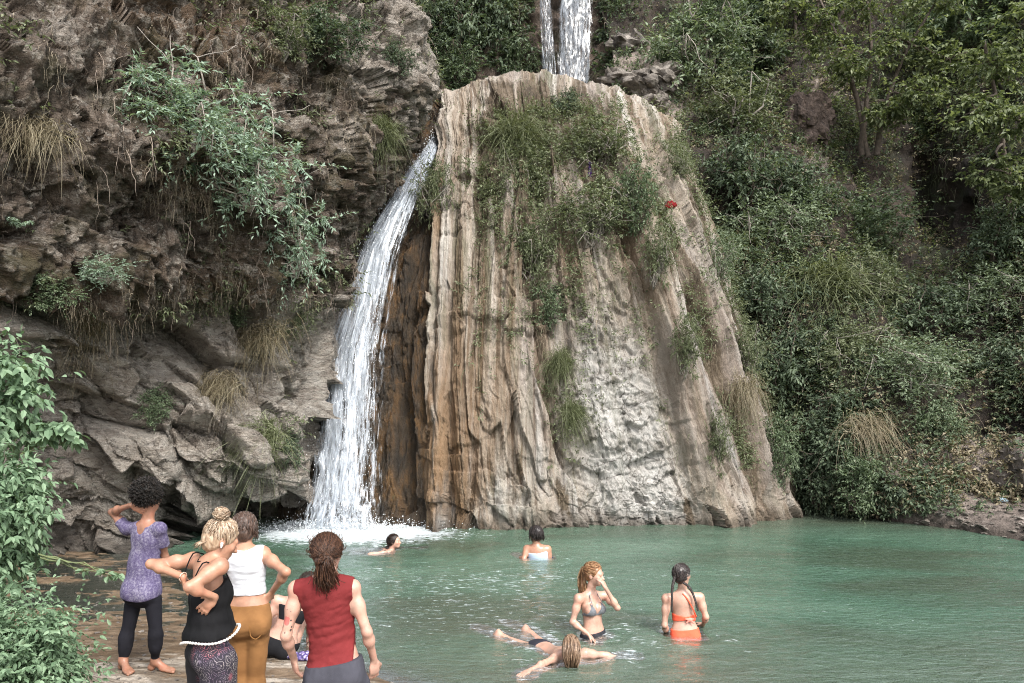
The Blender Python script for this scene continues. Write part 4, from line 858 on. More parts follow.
def skin_mat(name, col, wet=False, blotch=.3):
    n = NT(name); c = n.co(); a = n.noise(c, 9, 4); b = n.noise(c, 160, 3)
    d = tuple(x*(1-blotch) for x in col); r = (min(1, col[0]*1.1), col[1]*.95, col[2]*.92)
    cc = n.ramp(a, [(.32, d), (.5, col), (.68, r)]); cc = n.mix(n.ramp(n.noise(c, 45, 4, .7), [(.45, 0.), (.7, .3)]), cc, (col[0]*.75, col[1]*.55, col[2]*.5))
    if 'tattooed' in name:
        t = n.attr('tat'); k = n.n("TexVoronoi", {'Vector': c, 'Scale': 42.}).outputs[0]
        ink = n.mix(n.ramp(k, [(.3, 0.), (.38, 1.)]), (.02, .022, .025), cc)
        cc = n.mix(n.ramp(t, [(.1, 0.), (.25, .9)]), cc, ink); cc = n.mix(n.ramp(t, [(.6, 0.), (.75, .8)]), cc, (.45, .09, .085))
    return n.done(n.pbr(cc, .28 if wet else .46, n.bump(b, .12, .004), Subsurface_Weight=.06, Subsurface_Radius=(.012, .004, .002), Subsurface_Scale=.6, Specular_IOR_Level=.5))
def cloth(name, col, var=.12, scale=6, weave=260, rough=.85):
    n = NT(name); c = n.co(); a = n.noise(c, scale, 5); wv = n.noise(c, weave, 2)
    return n.done(n.pbr(n.ramp(a, [(.3, tuple(x*(1-var) for x in col)), (.7, tuple(min(1, x*(1+var)) for x in col))]), rough, n.bump(n.math('ADD', wv, n.math('MULTIPLY', a, .5)), .25, .006), Specular_IOR_Level=.15))
def hair_mat(name, stops, rough=.42):
    n = NT(name); return n.done(n.pbr(n.ramp(n.attr('lv'), stops), rough, Specular_IOR_Level=.4))
def strand_obj(name, lines, rad, mat, parent, base, seed=0, sides=3, lv=None):
    r = np.random.default_rng(seed); V_, F_ = tubes(lines, rad, sides); me = mesh_data(name, V_-base, F_, mat)
    v = np.clip(r.normal(.5, .22, len(lines)), 0, 1) if lv is None else lv
    add_attr(me, 'lv', np.concatenate([np.repeat(x, len(l)*sides) for x, l in zip(v, lines)])); return obj(name, me, parent)
def blob(name, S, tags, h, mat, parent, base, off=None, clip=None, fold=None, pad=.03, it=2, name_attr=None):
    Fd, lo, h = S.field(tags, h, off, pad)
    if fold or clip:
        m = np.abs(Fd) < .09; I = np.argwhere(m); p = lo+h*I; v = Fd[m].astype(float)
        if fold: v = v+fold(p)
        if clip: v = np.maximum(v, clip(p))
        Fd[m] = v
    Fd[[0, -1]] = .2; Fd[:, [0, -1]] = .2; Fd[:, :, [0, -1]] = .2
    # whatever lies deep inside but beyond a cut must go too
    if clip:
        I = np.argwhere(Fd < -.0899)
        if len(I): p = lo+h*I; Fd[I[:, 0], I[:, 1], I[:, 2]] = np.maximum(Fd[I[:, 0], I[:, 1], I[:, 2]], clip(p))
    V_, Fc = nets(Fd, lo, h); V_ = smooth_mesh(V_, Fc, it)
    me = mesh_data(name, V_-base, Fc, mat)
    if name_attr: 
        for k, fn in name_attr.items(): add_attr(me, k, fn(V_))
    return obj(name, me, parent)
def hand(S, w_, d, nrm, th, curl=.6, k=1.0, spread=.12):
    """palm, four unequal bent fingers and a thumb rooted on the side of the palm"""
    d = unit(d); nrm = np.asarray(nrm, float); nrm = unit(nrm-d*(nrm@d)); ac = np.cross(d, nrm); ac = ac*np.sign(ac@np.asarray(th, float) or 1)
    S.ell(w_+d*.05*k, (.05*k, .038*k, .016*k), (d, ac, nrm), .018)
    for q, L in ((.029, .072), (.0095, .08), (-.0095, .074), (-.028, .057)):
        b = w_+d*.088*k+ac*q*k; dr = unit(d+ac*q/.03*spread); a0 = curl*(1.0 if q > -.02 else 1.12); p = b-dr*.012
        for j, (fr, rr) in enumerate(((.45, .0094), (.32, .0086), (.25, .0078))):
            ang = a0*(.55, 1.25, 1.75)[j]; v = dr*math.cos(ang)+nrm*math.sin(ang); e = p+v*(L*fr*k+(.012 if j == 0 else 0)); S.cap(p, e, rr*k, rr*k*.93, .006); p = e
    b = w_+d*.026*k+ac*.022*k; e = b+unit(d*.62+ac*.66+nrm*.25)*.045*k; S.cap(b, e, .0135*k, .011*k, .014)
    S.cap(e, e+unit(d*.85+ac*.2+nrm*.45)*.034*k, .0105*k, .0085*k, .006)
def foot(S, an, toe, k=1.0):
    """ankle centre and the tip of the big toe, on the ground"""
    d = toe-an; d[2] = 0; L = np.linalg.norm(d); d = unit(d); sd = np.cross(d, (0, 0, 1.0)); g = np.array((an[0], an[1], toe[2]))
    S.ell(g-d*.035*k+np.array((0, 0, .03)), (.035, .03, .032), (d, sd, (0, 0, 1)), .03)
    S.cap(an, g+d*L*.45+np.array((0, 0, .035)), .034*k, .026*k, .04); S.ell(g+d*L*.6+np.array((0, 0, .022)), (.075, .043, .022), (d, sd, (0, 0, 1)), .03)
    for q, l, r_ in ((.03, .98, .013), (.011, .95, .010), (-.006, .90, .0095), (-.021, .84, .009), (-.034, .77, .0085)):
        b = g+d*L*.68+sd*q*k; b[2] = toe[2]+.016; e = g+d*L*l+sd*q*1.05*k; e[2] = toe[2]+.012; S.cap(b, e, r_, r_*.95, .01)
def head(S, c, f, u, k=1.0):
    r_, f, u = frame(f, u); A = (r_, f, u); c = np.asarray(c, float); q = lambda a, b, e: c+(r_*a+f*b+u*e)*k
    S.ell(q(0, -.012, .03), (.074*k, .094*k, .084*k), A, .03, 'head'); S.ell(q(0, .03, -.035), (.056*k, .058*k, .068*k), A, .04, 'head')
    S.ell(q(0, .055, -.083), (.03*k, .026*k, .02*k), A, .03, 'head')
    S.cap(q(0, .078, .012), q(0, .107, -.026), .009*k, .0125*k, .014, 'head'); S.cap(q(-.012, .092, -.031), q(.012, .092, -.031), .0085*k, .0085*k, .008, 'head')
    S.cap(q(-.035, .078, .026), q(.035, .078, .026), .011*k, .011*k, .02, 'head')
    for s_ in (-1, 1):
        S.ell(q(s_*.038, .062, -.018), (.02*k, .02*k, .018*k), A, .025, 'head'); S.ell(q(s_*.030, .074, .006), (.015*k, .012*k, .008*k), A, .006, 'head')
        S.ell(q(s_*.077, -.008, -.008), (.009*k, .019*k, .03*k), A, .008, 'head'); S.ell(q(s_*.083, -.014, .0), (.005*k, .016*k, .024*k), A, .004, 'head')
    S.ell(q(0, .086, -.053), (.021*k, .009*k, .006*k), A, .006, 'head'); S.ell(q(0, .083, -.064), (.018*k, .010*k, .007*k), A, .006, 'head')
    return r_, f, u
ST = [(-.10, .125, .088, -.005, .075), (.02, .168, .108, -.012, .085), (.17, .158, .10, -.004, .085), (.34, .128, .084, .006, .085), (.50, .126, .086, .01, .085), (.66, .138, .096, .008, .085), (.80, .148, .094, -.006, .075), (.91, .118, .072, -.012, .06)]
def torso(S, pel, neck, la, lb, face=1, k=1.0, bend=0.0, widths=None, bust=.0, seat=True):
    """la, lb: sideways unit vectors at pelvis and shoulders"""
    pel, neck = np.asarray(pel, float), np.asarray(neck, float); sp = neck-pel; L = np.linalg.norm(sp); fr = []
    for i, (s_, hw, hd, fo, hh) in enumerate(ST):
        lat = unit(np.asarray(la)*(1-np.clip(s_, 0, 1))+np.asarray(lb)*np.clip(s_, 0, 1)); up = unit(sp); lat = unit(lat-up*(lat@up)); fwd = np.cross(up, lat)*face
        c = pel+sp*s_+fwd*(fo*k-bend*math.sin(math.pi*min(max(s_, 0), 1))); w_ = (widths or [1]*8)[i]
        S.ell(c, ((hw-.011)*k*w_, (hd-.009)*k*(.5+.5*w_), hh*L/.48), (lat, fwd, up), .055, 'torso'); fr.append((c, lat, fwd, up))
    if seat:
        c, lat, fwd, up = fr[1]
        for s_ in (-1, 1): S.ell(c+lat*s_*.075*k-fwd*.055*k-up*.035, (.082*k, .075*k, .085*k), (lat, fwd, up), .05, 'torso')
    if bust:
        c, lat, fwd, up = fr[5]
        for s_ in (-1, 1): S.ell(c+lat*s_*.07*k+fwd*.075*k-up*.005, (.06*bust, .055*bust, .06*bust), (lat, fwd, up), .03, 'torso')
    return fr
def arm(S, sh, el, wr, k=1.0, tag='arm', neck=None):
    S.ell(sh, np.array((.044, .045, .047))*k, None, .05, 'shoulder'); S.cap(sh, el, .0405*k, .033*k, .03, 'upper_arm')
    m = sh+(el-sh)*.4; S.ell(m, np.array((.041, .041, .05))*k, None, .04, 'upper_arm')
    S.cap(el, wr, .0325*k, .0235*k, .02, tag); S.ell(el+(wr-el)*.28, np.array((.035, .035, .042))*k, None, .03, tag)
    if neck is not None: S.cap(neck+np.array((0, 0, -.03)), sh+np.array((0, 0, .01)), .043*k, .04*k, .05, 'shoulder')
def leg(S, hip, kn, an, k=1.0):
    S.cap(hip, kn, .079*k, .053*k, .022, 'thigh'); S.cap(kn, an, .050*k, .033*k, .03, 'calf')
    d = an-kn; S.ell(kn+d*.28+np.array((0, -.012, 0)), (.052*k, .055*k, .11*k), None, .06, 'calf')
def fold(scale, amp, seed, stretch=(1, 1, 1)): 
    st = np.asarray(stretch, float); return lambda p: amp*fbm(p*st*scale, 3, s=seed, ridged=True)
def cap_hair(name, c, f, u, mat, parent, base, k=1.0, thick=.016, front=.05, low=-.055, seed=0, amp=.008, h=.006):
    """scalp hair: an ellipsoid shell with a hairline"""
    r_, f, u = frame(f, u); c = np.asarray(c, float); S = Sdf(); S.ell(c+(f*-.014+u*.032)*k, ((.076+thick)*k, (.094+thick)*k, (.086+thick)*k), (r_, f, u), .03, 'h')
    S.ell(c+(f*-.05+u*-.02)*k, ((.06+thick*.6)*k, (.05+thick)*k, (.06+thick)*k), (r_, f, u), .04, 'h')
    def clip(p):
        q = p-c; a, b = q@f, q@u; return np.maximum(a-(front+np.clip(b, -.05, .12)*.42)*k, low*k-b+np.clip(a, -.1, .1)*.9)
    return blob(name, S, {'h'}, h, mat, parent, base, clip=clip, fold=lambda p: amp*fbm(np.stack((p[:, 0]*60, p[:, 1]*60, p[:, 2]*18), -1), 3, s=seed, ridged=True), name_attr={'lv': lambda V_: np.clip(.45+.6*fbm(np.stack((V_[:, 0]*90, V_[:, 1]*90, V_[:, 2]*22), -1), 3, s=seed+3), 0, 1)})
def scalp(r, n, c, f, u, k=1.0, thick=.018, back=True):
    r_, f, u = frame(f, u); d = unit(r.normal(0, 1, (n*3, 3))); ok = (d[:, 2] > -.35) & (d[:, 1] < .45+.4*np.clip(d[:, 2], 0, 1)); d = d[ok][:n]
    R = np.array((.077, .095, .087))*k+thick*k
    return np.asarray(c)+(f*-.014+u*.032)*k+(d*R)@np.array((r_, f, u)), d@np.array((r_, f, u))
def flow(r, st, nrm, target, m=9, wob=.006, lift=.012, tail=None):
    """strands that hug the head from st to a tie point, then follow tail"""
    out = []
    for p, n_ in zip(st, nrm):
        t = np.linspace(0, 1, m)[:, None]; q = p*(1-t)+target*t+n_*np.sin(t*math.pi)*np.linalg.norm(target-p)*.22+r.normal(0, wob, (m, 3))*t
        if tail is not None:
            o_ = r.normal(0, .014, 3); q = np.concatenate((q, np.array(tail)+o_*np.linspace(.6, 1.5, len(tail))[:, None]+np.cumsum(r.normal(0, wob, (len(tail), 3)), 0)))
        out.append(q)
    return out
class Person:
    def __init__(s, base, label, skin, group): s.S = Sdf(); s.base = np.asarray(base, float); s.label = label; s.skin = skin; s.group = group; s.kids = []
    def body(s, h=.0055, attr=None):
        Fd, lo, h = s.S.field({p[6] for p in s.S.pr}, h); V_, Fc = nets(Fd, lo, h); V_ = smooth_mesh(V_, Fc, 1)
        me = mesh_data('person', V_-s.base, Fc, s.skin)
        for k, fn in (attr or {}).items(): add_attr(me, k, fn(V_))
        s.o = obj('person', me); s.o.location = tuple(s.base); tag(s.o, s.label, 'person', s.group); return s.o
    def eyes(s, c, f, u, k=1.0, col=EYE if 'EYE' in globals() else None):
        r_, f, u = frame(f, u); c = np.asarray(c, float)
        for q in (-1, 1):
            S = Sdf(); S.ell(c+(r_*q*.030+f*.0795+u*.006)*k, np.array((.0095, .008, .0055))*k, (r_, f, u), .01, 'e'); blob('eye', S, {'e'}, .0022, EYEM, s.o, s.base, pad=.008, it=1)
EYEM = simple("dark eye", (.03, .02, .015), .2, .3, 60, 0)
BROW = None
SK_TAN = skin_mat("tanned skin", (.40, .215, .14)); SK_FAIR = skin_mat("fair skin", (.49, .30, .23)); SK_TAT = skin_mat("tattooed fair skin", (.49, .295, .225)); SK_BRN = skin_mat("light brown skin", (.31, .155, .10)); SK_WET = skin_mat("wet fair skin", (.50, .31, .235), True); SK_WETT = skin_mat("wet tanned skin", (.43, .23, .155), True)
V3 = lambda *a: np.array(a, float)
gBank, gPool = "bathers standing and sitting on the bank", "bathers in the pool"
def gz(p): p = np.asarray(p, float); return float(ground_h(np.array([p[0]]), np.array([p[1]]))[0])
def grounded(p, h): return V3(p[0], p[1], gz(p)+h)

# ---- woman with the afro and the purple shirt
def afro_woman():
    Y = 6.95; J = lambda x, y, d=0: P(x, y, Y+d); b = J(140, 676); p = Person(V3(b[0], Y, gz(b)), "person with a dark afro, faded purple T-shirt and black leggings, hand behind the neck", SK_BRN, gBank); S = p.S
    hc = J(150, 498); hf, hu = V3(.35, .9, -.12), V3(0, .1, 1); head(S, hc, hf, hu)
    nk = J(147, 523, -.01); pel = J(143, 590); la = unit(V3(1, -.15, 0)); fr = torso(S, pel, nk, la, unit(V3(1, -.3, .05)), 1, .93, 0)
    S.cap(nk+V3(0, 0, -.03), hc+V3(0, -.01, -.05), .053, .05, .04, 'neck')
    sa, ea, wa = J(127, 529, .05), J(112, 512, .08), J(131, 505, -.09); sb, eb, wb = J(160, 529, -.06), J(165, 556, .06), J(176, 572, .25)
    arm(S, sa, ea, wa, .92, neck=nk); arm(S, sb, eb, wb, .92, neck=nk)
    hand(S, wa, V3(.8, .1, -.45), V3(.1, 1, 0), V3(0, 0, 1), .5, .92); hand(S, wb, V3(.3, .5, -.6), V3(-1, 0, 0), V3(0, 0, 1), .5, .92)
    ha, hb = J(134, 599, .02), J(153, 599, -.02); ka, kb = J(127, 636, .03), J(156, 634, -.02)
    aa, ab = J(123, 668), J(155, 664, .05); aa = grounded(aa, .085); ab = grounded(ab, .085)
    leg(S, ha, ka, aa, .86); leg(S, hb, kb, ab, .86)
    ta = aa+V3(.14, -.13, 0); tb = ab+V3(.2, -.04, 0); foot(S, aa, grounded(ta, .0)); foot(S, ab, grounded(tb, .0))
    o = p.body(.006); p.eyes(hc, hf, hu)
    leggings = cloth("black leggings", (.012, .012, .016), .3, 5)
    zc = lambda z: z
    blob('leggings', S, {'torso', 'thigh', 'calf'}, .007, leggings, o, p.base, {'torso': .006, 'thigh': .006, 'calf': .006}, clip=lambda q: np.maximum(q[:, 2]-(pel[2]+.1), p.base[2]+.095-q[:, 2]), fold=fold(16, .0025, 4))
    n = NT("faded purple jersey"); c = n.co(); a = n.noise(c, 55, 5, .75); a2 = n.noise(n.map(c, (1, 1, .5)), 9, 4)
    col = n.ramp(n.math('ADD', n.math('MULTIPLY', a, .75), n.math('MULTIPLY', a2, .35)), [(.42, (.05, .037, .095)), (.55, (.105, .088, .165)), (.68, (.25, .232, .30))])
    jersey = n.done(n.pbr(col, .9, n.bump(a, .2, .005)))
    # loose body of the shirt, sleeve to mid upper arm, long curved hem
    S2 = Sdf(); S2.pr = [q for q in S.pr if q[6] in ('torso', 'shoulder')]
    S2.cap(sb, sb+(eb-sb)*.66, .041, .05, .02, 'sleeve'); S2.cap(sa, sa+(ea-sa)*.42, .04, .044, .02, 'sleeve')
    S2.ell(pel+V3(-.005, -.01, .0), (.160, .118, .16), None, .04, 'flare'); S2.ell(pel+V3(.005, 0, .2), (.135, .1, .2), None, .04, 'flare')
    eu = unit(eb-sb); au = unit(ea-sa)
    def clip(q):
        hem = (pel[2]-.045-.035*np.cos(np.clip((q[:, 0]-pel[0])/.19, -1, 1)*math.pi/2*1.2))-q[:, 2]
        d = np.linalg.norm((q-(nk+V3(.0, -.03, .035)))/V3(1.05, 1, .95), axis=1); neckhole = .088-d
        vback = .05-np.linalg.norm((q-(nk+V3(-.02, -.07, -.02)))/V3(.8, 1, 1.4), axis=1)
        
        def sl(o_, ax__, L_): t = (q-o_)@ax__; dd = np.linalg.norm(q-o_-t[:, None]*ax__, axis=1); return np.where((dd < .085) & (t > .06), t-L_, -.1)
        return np.maximum.reduce((hem, neckhole, vback, np.where(q[:, 0] > sb[0]-.02, sl(sb, eu, .17), -.1), np.where(q[:, 0] < sa[0]+.03, sl(sa, au, .10), -.1)))
    blob('shirt', S2, {'torso', 'shoulder', 'sleeve', 'flare'}, .0065, jersey, o, p.base, {'torso': .009, 'shoulder': .006, 'sleeve': .007, 'flare': .0}, clip=clip, fold=lambda q: .0075*(fbm(q*V3(12, 12, 4.5), 3, s=9, ridged=True)-.7))
    S3 = Sdf(); S3.cap(sb+eu*.15, sb+eu*.175, .0655, .0655, .01, 'b'); S3.cap(sb+eu*.13, sb+eu*.132, .0645, .0645, .01, 'b')
    # afro
    am = hair_mat("black afro hair", [(.2, (.004, .0035, .003)), (.8, (.022, .016, .012))], .6); r = np.random.default_rng(3)
    S4 = Sdf(); hb_ = hc+V3(-.012, -.045, .055); S4.ell(hb_, (.108, .105, .10), None, .03, 'h'); S4.ell(hb_+V3(.03, .02, .02), (.092, .09, .085), None, .03, 'h')
    hair = blob('hair', S4, {'h'}, .007, am, o, p.base, fold=lambda q: .02*fbm(q*38, 4, s=4), name_attr={'lv': lambda V_: np.clip(.4+.6*fbm(V_*60, 2, s=3), 0, 1)})
    d = unit(r.normal(0, 1, (1500, 3))); st = hb_+d*V3(.107, .104, .099); lines = [np.array([a_, a_+n_*.018+r.normal(0, .006, 3), a_+n_*.03+r.normal(0, .011, 3)]) for a_, n_ in zip(st, d)]
    strand_obj('curl', lines, [.0035]*len(lines), am, hair, p.base, 4)["kind"] = 'stuff'
afro_woman()

# ---- woman in the black cropped top, arms folded back on her waist
def black_top_woman():
    Y = 4.75; J = lambda x, y, d=0: P(x, y, Y+d); b = J(212, 690); p = Person(V3(b[0], Y, gz(b)), "person with blond top bun, black strappy top and patterned trousers, hands on lower back", SK_TAN, gBank); S = p.S
    hc = J(221, 541, .03); hf, hu = V3(.72, .46, -.42), V3(.28, .25, .9); r_, f, u = head(S, hc, hf, hu, 1.0)
    nk = J(208, 562, -.02); pel = J(211, 650); la = unit(V3(.62, -.78, 0)); lb = unit(V3(.6, -.8, -.14)); torso(S, pel, nk, la, lb, 1, .87, 0, bust=.9)
    S.cap(nk+V3(0, 0, -.04), hc+V3(-.01, -.01, -.05), .052, .05, .04, 'neck')
    sa, ea, wa = J(193, 561, .1), J(151, 564, .06), J(183, 577, -.04); sb, eb, wb = J(220, 567, -.15), J(189, 587, -.28), J(215, 597, -.16)
    arm(S, sa, ea, wa, .86, neck=nk); arm(S, sb, eb, wb, .86, neck=nk)
    hand(S, wa, V3(.0, .35, -.75), V3(.8, .4, 0), V3(0, 0, 1), .35, .95); hand(S, wb+V3(.003, 0, 0), V3(-.55, .05, -.55), V3(.1, 1, .1), V3(-.3, 0, 1), .3, .9)
    ha, hb = J(205, 662, .08), J(218, 662, -.07); aa, ab = grounded(J(203, 780, .06), .08), grounded(J(220, 780, -.06), .08); ka, kb = (ha+aa)/2+V3(0, .03, .02), (hb+ab)/2+V3(0, .03, .02)
    leg(S, ha, ka, aa, .9); leg(S, hb, kb, ab, .9); foot(S, aa, grounded(aa+V3(.16, .12, 0), 0)); foot(S, ab, grounded(ab+V3(.16, .12, 0), 0))
    o = p.body(.0052); p.eyes(hc, hf, hu)
    n = NT("paisley print"); c = n.co(); x = n.sep(c)[0]
    v1 = n.n("TexVoronoi", {'Vector': n.n("Mix", {4: c, 5: n.n("TexNoise", {'Vector': c, 'Scale': 14.}).outputs[1], 0: .05}, data_type='VECTOR').outputs[1], 'Scale': 25.}).outputs[0]
    rings = n.math('FRACT', n.math('MULTIPLY', v1, 4.5)); ink = n.ramp(rings, [(.38, 0.), (.44, 1.), (.62, 1.), (.7, 0.)]); fine = n.noise(c, 90, 4, .7)
    tone = n.ramp(n.noise(c, 5.5, 3), [(.42, (.27, .245, .235)), (.53, (.13, .10, .15)), (.62, (.38, .12, .14)), (.7, (.3, .22, .22))])
    col = n.mix(n.math('MULTIPLY', ink, n.ramp(fine, [(.42, .15), (.52, 1.)])), (.016, .012, .022), tone)
    big = n.ramp(n.n("TexVoronoi", {'Vector': n.map(c, (1, 1, .8)), 'Scale': 7.}).outputs[0], [(.16, 1.), (.26, 0.)])
    col = n.mix(n.math('MULTIPLY', big, n.ramp(x, [(.0+.48, 0.), (.56, .8)]) if False else n.ramp(n.noise(c, 3, 2), [(.48, 0.), (.56, .75)])), col, (.5, .12, .15))
    col = n.mix(n.ramp(n.math('ADD', n.math('MULTIPLY', x, 4.0), .5), [(.12, 1.), (.3, 0.)]), col, (.01, .009, .012))
    prt = n.done(n.pbr(col, .85, n.bump(n.noise(c, 14, 4), .3, .012)))
    blob('trousers', S, {'torso', 'thigh', 'calf'}, .0075, prt, o, p.base, {'torso': .012, 'thigh': .045, 'calf': .06}, clip=lambda q: np.maximum(q[:, 2]-(pel[2]+.1), p.base[2]+.1-q[:, 2]), fold=fold(9, .009, 12, (1.5, 1.5, .25)))
    bk = cloth("black crepe", (.008, .008, .009), .3, 8)
    S2 = Sdf(); S2.pr = [q for q in S.pr if q[6] == 'torso']
    fw = unit(np.cross((0, 0, 1), la)); A = (la, fw, V3(0, 0, 1)); cz = lambda z: pel+(nk-pel)*((z-pel[2])/(nk[2]-pel[2]))
    for z, hw, hd in ((pel[2]+.40, .135, .108), (pel[2]+.30, .142, .115), (pel[2]+.2, .156, .128), (pel[2]+.12, .18, .15), (pel[2]+.07, .186, .156)): S2.ell(cz(z), (hw, hd, .08), A, .05, 'flare')
    hemz = lambda q: pel[2]+.085+.035*np.sin(((q-pel)@la)*11+.6)+.05*((q-pel)@fw)/.15*.5
    def clip(q):
        s_ = (q-nk)@unit(V3(0, 0, 1)); back = (q-nk)@fw
        top = q[:, 2]-(nk[2]-.135+.05*np.clip(back/.1, -1, 1)-.25*np.abs((q-nk)@lb)*.3)
        arms = np.maximum(.075-np.linalg.norm(q-(sa+V3(0, 0, -.02)), axis=1), .075-np.linalg.norm(q-(sb+V3(0, 0, -.02)), axis=1))
        return np.maximum.reduce((hemz(q)-q[:, 2], top, arms))
    top = blob('top', S2, {'torso', 'flare'}, .0065, bk, o, p.base, {'torso': .008}, clip=clip, fold=fold(10, .008, 13, (1.3, 1.3, .3)))
    wm = simple("white crochet trim", (.55, .53, .5), .9, .1, 60); lines = []
    S5 = Sdf()
    for a in np.arange(0, 2*math.pi, .115):
        q = pel+la*math.cos(a)*.19+fw*math.sin(a)*.16; q = q+(cz(pel[2]+.08)-pel)*V3(1, 1, 0); z = float(hemz(q[None])[0]); S5.ell(V3(q[0], q[1], z-.006), (.0095, .0085, .0085), None, .004, 't')
    blob('trim', S5, {'t'}, .0032, wm, top, p.base, pad=.012, it=0)
    st_ = cloth("black strap", (.01, .01, .01), .2, 8); ln = []
    for sh, sg in ((sa, -1), (sb, 1)):
        a0 = nk+lb*sg*.085-fw*.115+V3(0, 0, -.15); a1 = nk+lb*sg*.10-fw*.05+V3(0, 0, .035); a2 = nk+lb*sg*.095+fw*.06+V3(0, 0, -.02); a3 = nk+lb*sg*.08+fw*.12+V3(0, 0, -.14); ln.append(catmull(np.array([a0, (a0+a1)/2-fw*.02, a1, a2, a3]), 14))
    for l in ln:
        V_, F_ = tubes([l], [.0045], 6); mobj('strap', V_-p.base, F_, st_, top)
    V_, F_ = tubes([catmull(np.array([nk+lb*.04*0-fw*.062+V3(0, 0, .01), nk+lb*.055-fw*.02+V3(0, 0, .02), nk+lb*.05+fw*.06+V3(0, 0, -.02), nk+fw*.1+V3(0, 0, -.06), nk-lb*.05+fw*.06+V3(0, 0, -.02), nk-lb*.055-fw*.02+V3(0, 0, .02), nk-fw*.062+V3(0, 0, .01)]), 30)], [.003], 5); mobj('necklace', V_-p.base, F_, st_, o)
    V_, F_ = tubes([np.array([wa+unit(np.cross(wa-ea, (0, 0, 1)))*.027*math.cos(a)+unit(np.cross(wa-ea, np.cross(wa-ea, (0, 0, 1))))*.027*math.sin(a) for a in np.linspace(0, 6.28, 18)])], [.0035], 5); mobj('bracelet', V_-p.base, F_, simple("pale bracelet", (.6, .45, .35), .5), o)
    # hair swept up into a top bun
    hm = hair_mat("blond hair with dark roots", [(.15, (.10, .062, .04)), (.45, (.33, .23, .15)), (.85, (.62, .52, .40))]); r = np.random.default_rng(8)
    cp = cap_hair('hair', hc, hf, hu, hm, o, p.base, 1.0, .012, .045, -.045, seed=5)
    bun = J(221.5, 513.5, .0); stt, nn = scalp(r, 750, hc, hf, hu, 1.0, .013); lines = flow(r, stt, nn, bun+V3(0, 0, -.035), 9, .004)
    strand_obj('hair_strands', lines, [np.linspace(.002, .0016, 9)]*len(lines), hm, cp, p.base, 8)["kind"] = 'stuff'
    lines = []
    for i in range(150):
        ax_ = unit(np.array((0, 0, 1.0))+r.normal(0, .75, 3)); e1 = unit(np.cross(ax_, r.normal(0, 1, 3))); e2 = np.cross(ax_, e1); t = np.linspace(0, r.uniform(2.5, 5), 14)[:, None]; zz = r.normal(0, .012)
        lines.append(bun+((np.cos(t)*e1+np.sin(t)*e2)*(.040+r.normal(0, .002))+ax_*zz+r.normal(0, .0012, (14, 3)))*V3(1.08, 1, .92))
    S6 = Sdf(); S6.ell(bun, (.042, .038, .034), None, .01, 'h'); bo = blob('bun', S6, {'h'}, .005, hm, cp, p.base, name_attr={'lv': lambda V_: np.clip(.4+.5*fbm(V_*70, 2, s=3), 0, 1)})
    strand_obj('bun_strands', lines, [.0026]*len(lines), hm, bo, p.base, 9)["kind"] = 'stuff'
    lines = [np.array([hc+(-f*.09-u*.03+r_*w_)*1.0, hc-f*.115-u*.06+r_*w_*1.1, hc-f*.115-u*.09+r_*w_*1.2+r.normal(0, .008, 3)]) for w_ in np.linspace(-.05, .05, 12)]
    strand_obj('loose_strands', lines, [.002]*len(lines), hm, cp, p.base, 10)["kind"] = 'stuff'
    S7 = Sdf(); S7.cap(hc+r_*.086-f*.012-u*.012, hc+r_*.088-f*.006-u*.035, .0085, .005, .004, 'e'); blob('earbud', S7, {'e'}, .003, simple("white earbud", (.8, .8, .8), .3, .02), o, p.base, pad=.01, it=1)
black_top_woman()

